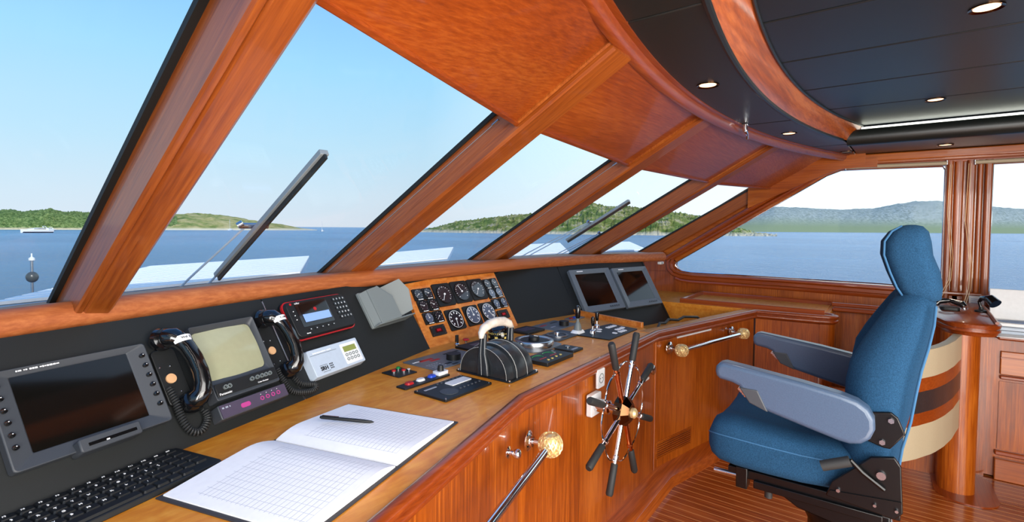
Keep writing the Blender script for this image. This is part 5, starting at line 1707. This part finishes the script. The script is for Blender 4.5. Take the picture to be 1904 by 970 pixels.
LM = frame((4.10, -0.78, 0.836), (0, -1, 0), (1, 0, 0))
t = thing('white_laptop', 'open white laptop on the side counter, its lid standing upright', 'laptop', T(0, 0, 0))
b = MB(); b.box((3.95, -0.72, 0.837), (0.25, 0.42, 0.040)); b.build('base', pale_grey, t, bevel=0.006)
b = MB(); b.box((3.825, -0.72, 0.838), (0.004, 0.40, 0.003)); b.build('lid_gap', black, t)
b = MB(); b.loft([[Vector(p) for p in ((4.035, -0.515, 0.866), (4.035, -0.93, 0.866), (4.075, -0.93, 1.045), (4.075, -0.515, 1.045))], [Vector(p) for p in ((4.048, -0.515, 0.866), (4.048, -0.93, 0.866), (4.088, -0.93, 1.045), (4.088, -0.515, 1.045))]]); b.build('lid', white_gl, t, bevel=0.003)
t = thing('document_folder', 'flat grey case with a blue oval emblem lying on the laptop', 'folder', T(3.945, -0.70, 0.858))
b = MB(); b.prism(rrect(0.20, 0.40, 0.01, 3), 0, 0.018); b.build('case', white_gl, t, bevel=0.003)
b = MB(); b.prism([(-0.01 + 0.055 * math.cos(R(a)), 0.06 + 0.11 * math.sin(R(a))) for a in range(0, 360, 15)], 0.018, 0.020); b.build('blue_emblem', mat('deep_blue_print', (40, 92, 150), 0.4), t)
t = thing('paper_sheet', 'white paper sheets sticking out under the laptop beside the column', 'paper', T(3.80, -0.56, 0.817))
b = MB(); b.box((0.01, 0, 0.001), (0.20, 0.16, 0.002)); b.build('sheet', white, t)
b = MB(); b.box((0.0, 0.006, 0.003), (0.19, 0.15, 0.0015), RZ(0.1)); b.build('sheet', white, t)
t = thing('notice_card', 'small white printed notice on the wall beside the laptop lid', 'notice', frame((4.44, -0.50, 0.905), (0, -1, 0), (0, 0, 1)))
b = MB(); b.box((0, 0, 0.0), (0.075, 0.11, 0.003)); b.build('card', white, t)
b = MB()
for k in range(6): b.box((0, 0.035 - k * 0.012, 0.002), (0.055, 0.0025, 0.0006))
b.build('print', mat('blue_print', (110, 150, 200), 0.6), t, smooth=False)
# black handset and lamp base on the column top
t = thing('intercom_handset', 'black intercom handset lying on the column top', 'telephone', T(3.98, -0.33, 0.912))
b = MB(); b.prism(rrect(0.10, 0.09, 0.02, 4), 0, 0.02); b.build('cradle', black, t, bevel=0.003)
b = MB(); b.tube([(-0.05, -0.06, 0.03), (-0.045, -0.05, 0.045), (-0.02, 0.0, 0.058), (-0.02, 0.05, 0.050), (-0.03, 0.065, 0.03)], [0.016, 0.02, 0.013, 0.018, 0.014], 12); b.build('handset', black_g, t)
b = MB(); b.box((0.0, 0.03, 0.055), (0.03, 0.035, 0.003), RX(0.2)); b.build('label', white_gl, t)
t = thing('chart_lamp', 'black goose-neck lamp head on a short stem at the edge of the column top', 'lamp', T(3.98, -0.47, 0.912))
b = MB(); b.lathe([(0.03, 0), (0.03, 0.01), (0.012, 0.016), (0.01, 0.03)]); b.build('base', black, t)
b = MB(); b.tube([(0, 0, 0.02), (0.0, 0.01, 0.06), (-0.02, 0.0, 0.085), (-0.05, -0.03, 0.085), (-0.075, -0.05, 0.06)], [0.008, 0.008, 0.014, 0.026, 0.03], 14); b.build('lamp_head', black_g, t)
t = thing('cord_cleat', 'small chrome cleat holding the blind cords on the column top', 'cleat', T(4.10, -0.405, 0.912))
b = MB(); b.lathe([(0.02, 0), (0.02, 0.006), (0.008, 0.01), (0.008, 0.03), (0.014, 0.034)]); b.build('post', chrome, t)

# blinds
for i, (y0, y1, z, lb) in enumerate(((0.24, -0.33, 1.846, 'slim cream roller blind rolled up over the forward side window'), (-0.47, -1.9, 1.838, 'slim cream roller blind rolled up over the aft side window'))):
    t = thing('roller_blind', lb, 'blind', I4, 'rolled up roller blinds')
    b = MB(); b.cyl((XW - 0.035, y0, z + (0.0 if i else 0.004)), (XW - 0.035, y1, z - 0.004), 0.013, n=14); b.build('roll', cream, t)
    for y in (y0, y1):
        b = MB(); b.box((XW - 0.02, y, z), (0.045, 0.010, 0.034)); b.build('bracket', steel, t, bevel=0.003)
for i, (pth, lb) in enumerate((([(4.45, -0.345, 1.83), (4.445, -0.34, 1.5), (4.43, -0.365, 1.2), (4.40, -0.355, 1.06), (4.25, -0.29, 0.93), (4.15, -0.26, 0.915)], 'thin cream blind cord hanging beside the forward side window'),
                              ([(4.44, -0.437, 1.83), (4.44, -0.43, 1.45), (4.42, -0.46, 1.16), (4.30, -0.445, 1.02), (4.10, -0.405, 0.945)], 'pale blind cord hanging from the aft blind down to the column top'))):
    t = thing('blind_cord', lb, 'cord', I4, 'cream blind cords')
    b = MB(); b.tube(pth, 0.0018, 6); b.tube([(x - 0.006, y - 0.010, z) for x, y, z in pth], 0.0015, 6); b.build('cord', mat('cream_cord', (224, 196, 150), 0.7), t)

# ------------------------------------------------------------------ downlights
spots = [(2.02, 0.562, ZS, 'on the curved soffit above the middle mullion', 'black leather soffit'), (3.285, 0.454, ZS, 'on the curved soffit near the forward starboard corner', ''), (4.27, 0.224, ZS, 'unlit-looking one at the starboard tip of the curved soffit', ''), (4.27, -0.304, ZS, 'on the side soffit over the starboard window', ''), (3.29, -0.19, ZI, 'in the recessed overhead, nearer the lit cove strip', ''), (2.03, -0.225, ZI, 'in the recessed overhead, the large one at the top edge', '')]
for x, y, z, lb, _ in spots:
    t = thing('ceiling_downlight', 'small round recessed downlight %s' % lb, 'light', T(x, y, z), 'recessed ceiling downlights')
    b = MB(); b.frame_ring(circ(0.042, 28), circ(0.030, 28), 0.002, -0.004, zi=0.001); b.build('trim_ring', bronze, t)
    b = MB(); b.prism(circ(0.031, 24), -0.0005, 0.003); b.build('lamp', cream if 'unlit' in lb else lamp_emit, t)
    if 'unlit' not in lb:
        d = bpy.data.lights.new('downlight', 'SPOT'); d.energy = 5; d.spot_size = R(90); d.spot_blend = 0.6; d.color = (1, 0.86, 0.7); d.shadow_soft_size = 0.03
        l = bpy.data.objects.new('downlight', d); S.collection.objects.link(l); l.parent = t; l.location = (0, 0, -0.012)
# chrome hook on the soffit edge
t = thing('chrome_hook', 'short chrome catch hanging from the black soffit at the curved beam', 'hook', T(2.86, 0.60, ZS))
b = MB(); b.box((0, 0, -0.006), (0.03, 0.03, 0.012)); b.build('base', chrome, t, bevel=0.003)
b = MB(); b.tube([(0, 0, -0.01), (0.0, 0.0, -0.035), (0.045, 0.0, -0.045), (0.10, 0.01, -0.062)], [0.009, 0.012, 0.007, 0.006], 10); b.build('arm', chrome, t)
b = MB(); b.cyl((-0.012, -0.002, -0.005), (-0.012, -0.004, -0.038), 0.007); b.build('pin', chrome, t)

# blind guide wires just inside the panes
for i in range(1, 4):
    p = BASE[i] + Vector((WID[i] + 0.02 if i == 1 else -0.03, 0, 0)) + N30 * (0.03 if i == 1 else 0.05)
    t = thing('guide_wire', ['', 'thin dark wire stretched up the first large pane beside the near mullion', 'thin wire running up the port face of the second mullion', 'thin wire running up the port face of the middle mullion'][i], 'wire', I4, 'window guide wires')
    b = MB(); b.tube([p, p + D30 * (LH - 0.03)], 0.0013, 6); b.build('wire', steel if i > 1 else mat('dark_wire', (70, 74, 80), 0.5), t)
    b = MB(); b.cyl(p + D30 * (LH - 0.06), p + D30 * (LH - 0.03), 0.004, n=8); b.build('end_fitting', steel, t)

# ------------------------------------------------------------------ outside: wipers, slats for pane reflections, jackstaff
def wiper(x, y_top, y_bot, base_i, label, arm_dx, thick=0.016):
    bi = BASE[base_i]; bj = BASE[base_i + 1]
    tt = (x - bi.x) / (bj.x - bi.x)
    g0 = bi.lerp(bj, tt) - N30 * 0.05

    def gp(y, off=0.0, dx=0.0):
        s_ = (g0.y - y) / 0.866
        return g0 + D30 * s_ - N30 * off + Vector((dx, 0, 0))
    t = thing('windscreen_wiper', label, 'wiper', I4, 'windscreen wipers outside the glass')
    b = MB()
    A1, A2 = gp(y_bot), gp(y_top)
    d = (A2 - A1).normalized(); q = Vector((1, 0, 0)); w = d.cross(q)
    ring = lambda p: [p + q * a * thick + w * c * thick for a, c in ((-1, -0.6), (1, -0.6), (1, 0.6), (-1, 0.6))]
    b.loft([ring(A1), ring(A2)]); bl = b.build('blade_holder', alu, t, bevel=0.002)
    b = MB(); b.loft([[p - w * thick * 0.6 + q * (0.004 * s1) + w * s2 for s1, s2 in ((-1, -0.014), (1, -0.014), (1, 0.001), (-1, 0.001))] for p in (A1, A2)]); b.build('rubber_blade', rubber, bl)
    mid = gp(y_bot + (y_top - y_bot) * 0.42, 0.02)
    for dx in (-0.045, 0.030):
        b = MB(); b.tube([mid + Vector((dx * 0.6, 0, 0)), gp(y_bot - 0.0 + 0.05, 0.02, dx * 1.2 + arm_dx), gp(2.35, 0.03, dx * 1.4 + arm_dx * 1.5)], 0.004, 8); b.build('arm', pale_grey, t)
    b = MB(); b.cyl(mid - Vector((0.05, 0, 0)), mid + Vector((0.045, 0, 0)), 0.010, n=12); b.build('pivot', steel, t)
    b = MB(); b.cyl(mid + Vector((-0.055, 0, 0)), mid + Vector((-0.042, -0.008, 0.010)), 0.010, n=12); b.build('pivot_cap', steel, t)
    return t


wiper(0.84, 1.30, 1.99, 1, 'large metal wiper standing diagonally across the first wide pane', -0.02, 0.014)
wiper(3.80, 1.66, 2.05, 4, 'wiper across the pane left of the last mullion', -0.10)
wiper(3.45, 1.50, 2.02, 3, 'wiper in the pane between the middle mullion and the next one to starboard', -0.12)

reflection_slat_m = mat('white_pane_reflection', (250, 252, 254), 0.5)  # solid slats stand in for white striped reflections in the panes
for k, (pc, lb) in enumerate(((((-1.2, 1.75), (-0.9, 2.35), (-0.13, 2.32), (-0.16, 1.72)), 'white striped reflection built as slats beyond the glass, left of the near mullion'), (((0.25, 2.10), (1.08, 3.40), (2.25, 3.70), (1.42, 2.42)), 'white striped reflection built as slats outside the first wide pane'), (((1.75, 2.50), (2.92, 3.62), (4.49, 4.23), (2.80, 2.70)), 'white striped reflection built as slats outside the second pane'), (((3.1, 2.65), (5.1, 4.10), (7.2, 4.35), (4.4, 2.55)), 'white striped reflection built as slats outside the third pane'), (((4.6, 2.45), (7.3, 3.9), (9.0, 3.9), (5.6, 2.2)), 'white striped reflection built as slats outside the last panes'))):
    t = thing('reflection_slats', lb, 'pane reflection', I4, 'pane reflections built as white slats')
    A0, A1, A2, A3 = [Vector((x, y, 1.15)) for x, y in pc]
    ns = 16
    b = MB()
    for i in range(ns):
        f0, f1 = i / ns, (i + 0.74) / ns
        p = [A0.lerp(A1, f0), A3.lerp(A2, f0), A3.lerp(A2, f1), A0.lerp(A1, f1)]
        b.loft([[q_ - Vector((0, 0, 0.01)) for q_ in p], p])
    b.build('reflection_stripes', reflection_slat_m, t, smooth=False)
    b = MB(); b.loft([[q_ - Vector((0, 0, 0.05)) for q_ in (A0, A3, A2, A1)], [q_ - Vector((0, 0, 0.012)) for q_ in (A0, A3, A2, A1)]]); b.build('reflection_backing', mat('pale_blue_reflection_gap', (150, 182, 214), 0.6), t, smooth=False)
# coachroof under the reflection slats
b = MB(); b.prism([(-1.2, 0.9), (0.3, 1.9), (2.4, 2.3), (4.5, 1.95), (5.6, 1.2), (6.0, 2.6), (4.2, 3.4), (2.2, 3.5), (0.4, 2.9), (-1.2, 2.1)], 0.75, 0.80)
tag(b.build('coachroof', white, smooth=False), 'white coachroof deck below the windscreen', 'deck', kind='structure')

jp = at_z(61, 560, 0.35)
jp = Vector((0.0, 0, 0)) + ray(61, 560) * 3.6 + Vector((0, 0, EYE))
t = thing('jackstaff', 'thin metal pole with a round black ball outside, left of the near mullion', 'pole', T(jp.x, jp.y, 0))
b = MB(); b.cyl((0, 0, -0.6), (0, 0, EYE - 0.25), 0.009, n=12); b.build('pole', steel, t)
b = MB(); b.lathe([(0.011, EYE - 0.26), (0.018, EYE - 0.255), (0.018, EYE - 0.24), (0.005, EYE - 0.23), (0.004, EYE - 0.205)], n=16); b.build('finial', white_gl, t)
b = MB(); b.ball((0, 0, EYE - 0.375), 0.036, n=12, sc=(1, 1, 1.1)); b.build('ball', mat('dark_grey_ball', (72, 78, 80), 0.3), t)


# ------------------------------------------------------------------ boats
def hull(b, L_, w, h, tr_=0.15, fl=1.25):
    rings = []
    for i in range(13):
        s_ = i / 12
        x = L_ * (s_ - 0.5)
        k = (1 - max(0, (s_ - 0.45) / 0.55) ** 2.2) if s_ > 0.45 else 1 - 0.1 * (1 - s_ / 0.45)
        k = max(k, 0.02)
        hh = h * (1 + 0.35 * s_ ** 2)
        rings.append([Vector((x, y * k, z)) for y, z in ((-w / 2 * 0.6, -0.2), (-w / 2, hh * 0.6), (-w / 2 * 1.02, hh), (w / 2 * 1.02, hh), (w / 2, hh * 0.6), (w / 2 * 0.6, -0.2))])
    b.loft(rings)


def motor_yacht(px, py, L_, lb, heading):
    p = at_z(px, py, SEA)
    t = thing('motor_yacht', lb, 'boat', T(p.x, p.y, SEA) @ RZ(heading), 'motor yachts by the wooded island')
    b = MB(); hull(b, L_, L_ * 0.26, L_ * 0.10); b.build('hull', white, t, sharp=40)
    b = MB(); hull(b, L_ * 0.97, L_ * 0.268, L_ * 0.035); b.build('boot_stripe', mat('navy_stripe', (30, 34, 52), 0.4), t)
    b = MB(); b.loft([[Vector((x, y, z)) for y, z in ((-w_, L_ * 0.10), (-w_ * 0.9, h_), (w_ * 0.9, h_), (w_, L_ * 0.10))] for x, w_, h_ in ((-L_ * 0.34, L_ * 0.10, L_ * 0.175), (-L_ * 0.05, L_ * 0.105, L_ * 0.19), (L_ * 0.10, L_ * 0.09, L_ * 0.17), (L_ * 0.28, L_ * 0.05, L_ * 0.135))]); b.build('cabin', white, t, sharp=30)
    b = MB(); b.loft([[Vector((x, y, z)) for y, z in ((-w_, L_ * 0.137), (-w_ * 0.985, h_), (w_ * 0.985, h_), (w_, L_ * 0.137))] for x, w_, h_ in ((-L_ * 0.25, L_ * 0.103, L_ * 0.16), (-L_ * 0.05, L_ * 0.1035, L_ * 0.165), (L_ * 0.12, L_ * 0.086, L_ * 0.155))]); b.build('windows', screen_blk, t, sharp=30)
    b = MB(); b.tube([(-L_ * 0.30, -L_ * 0.09, L_ * 0.16), (-L_ * 0.24, -L_ * 0.08, L_ * 0.25), (-L_ * 0.24, L_ * 0.08, L_ * 0.25), (-L_ * 0.30, L_ * 0.09, L_ * 0.16)], L_ * 0.008, 6); b.build('radar_arch', white, t)
    return t


motor_yacht(68, 432.5, 14.5, 'white motor yacht with a dark stripe, moored off the wooded island', R(-160))
motor_yacht(88, 428.5, 11.0, 'smaller white motor yacht just behind the striped one', R(-150))


def sailboat(px, py, L_, hm, lb, heading):
    p = at_z(px, py, SEA)
    t = thing('sailing_boat', lb, 'boat', T(p.x, p.y, SEA) @ RZ(heading), 'anchored sailing boats')
    b = MB(); hull(b, L_, L_ * 0.27, L_ * 0.09); b.build('hull', white, t, sharp=40)
    b = MB(); b.prism(rrect(L_ * 0.4, L_ * 0.14, L_ * 0.05, 3), L_ * 0.09, L_ * 0.15); b.build('cabin', white, t)
    b = MB(); b.cyl((L_ * 0.08, 0, L_ * 0.08), (L_ * 0.08, 0, hm), L_ * 0.010, n=8); ms = b.build('mast', white, t)
    b = MB(); b.cyl((L_ * 0.08, 0, L_ * 0.22), (-L_ * 0.35, 0, L_ * 0.22), L_ * 0.014, n=8); b.build('boom', mat('blue_sail_cover', (150, 170, 200), 0.7), t)
    b = MB(); b.tube([(L_ * 0.48, 0, L_ * 0.12), (L_ * 0.08, 0, hm), (-L_ * 0.48, 0, L_ * 0.10)], L_ * 0.003, 4); b.build('stays', steel, t)
    return t


sailboat(428, 428.0, 10, 11.5, 'white sailing boat anchored before the dry island', R(-140))
sailboat(599, 430.2, 10, 10.5, 'white sailing boat with two masts in open water right of the dry island', R(-130))
sailboat(1300, 438.4, 9, 15, 'sailing boat whose tall mast shows before the scrub island', R(150))
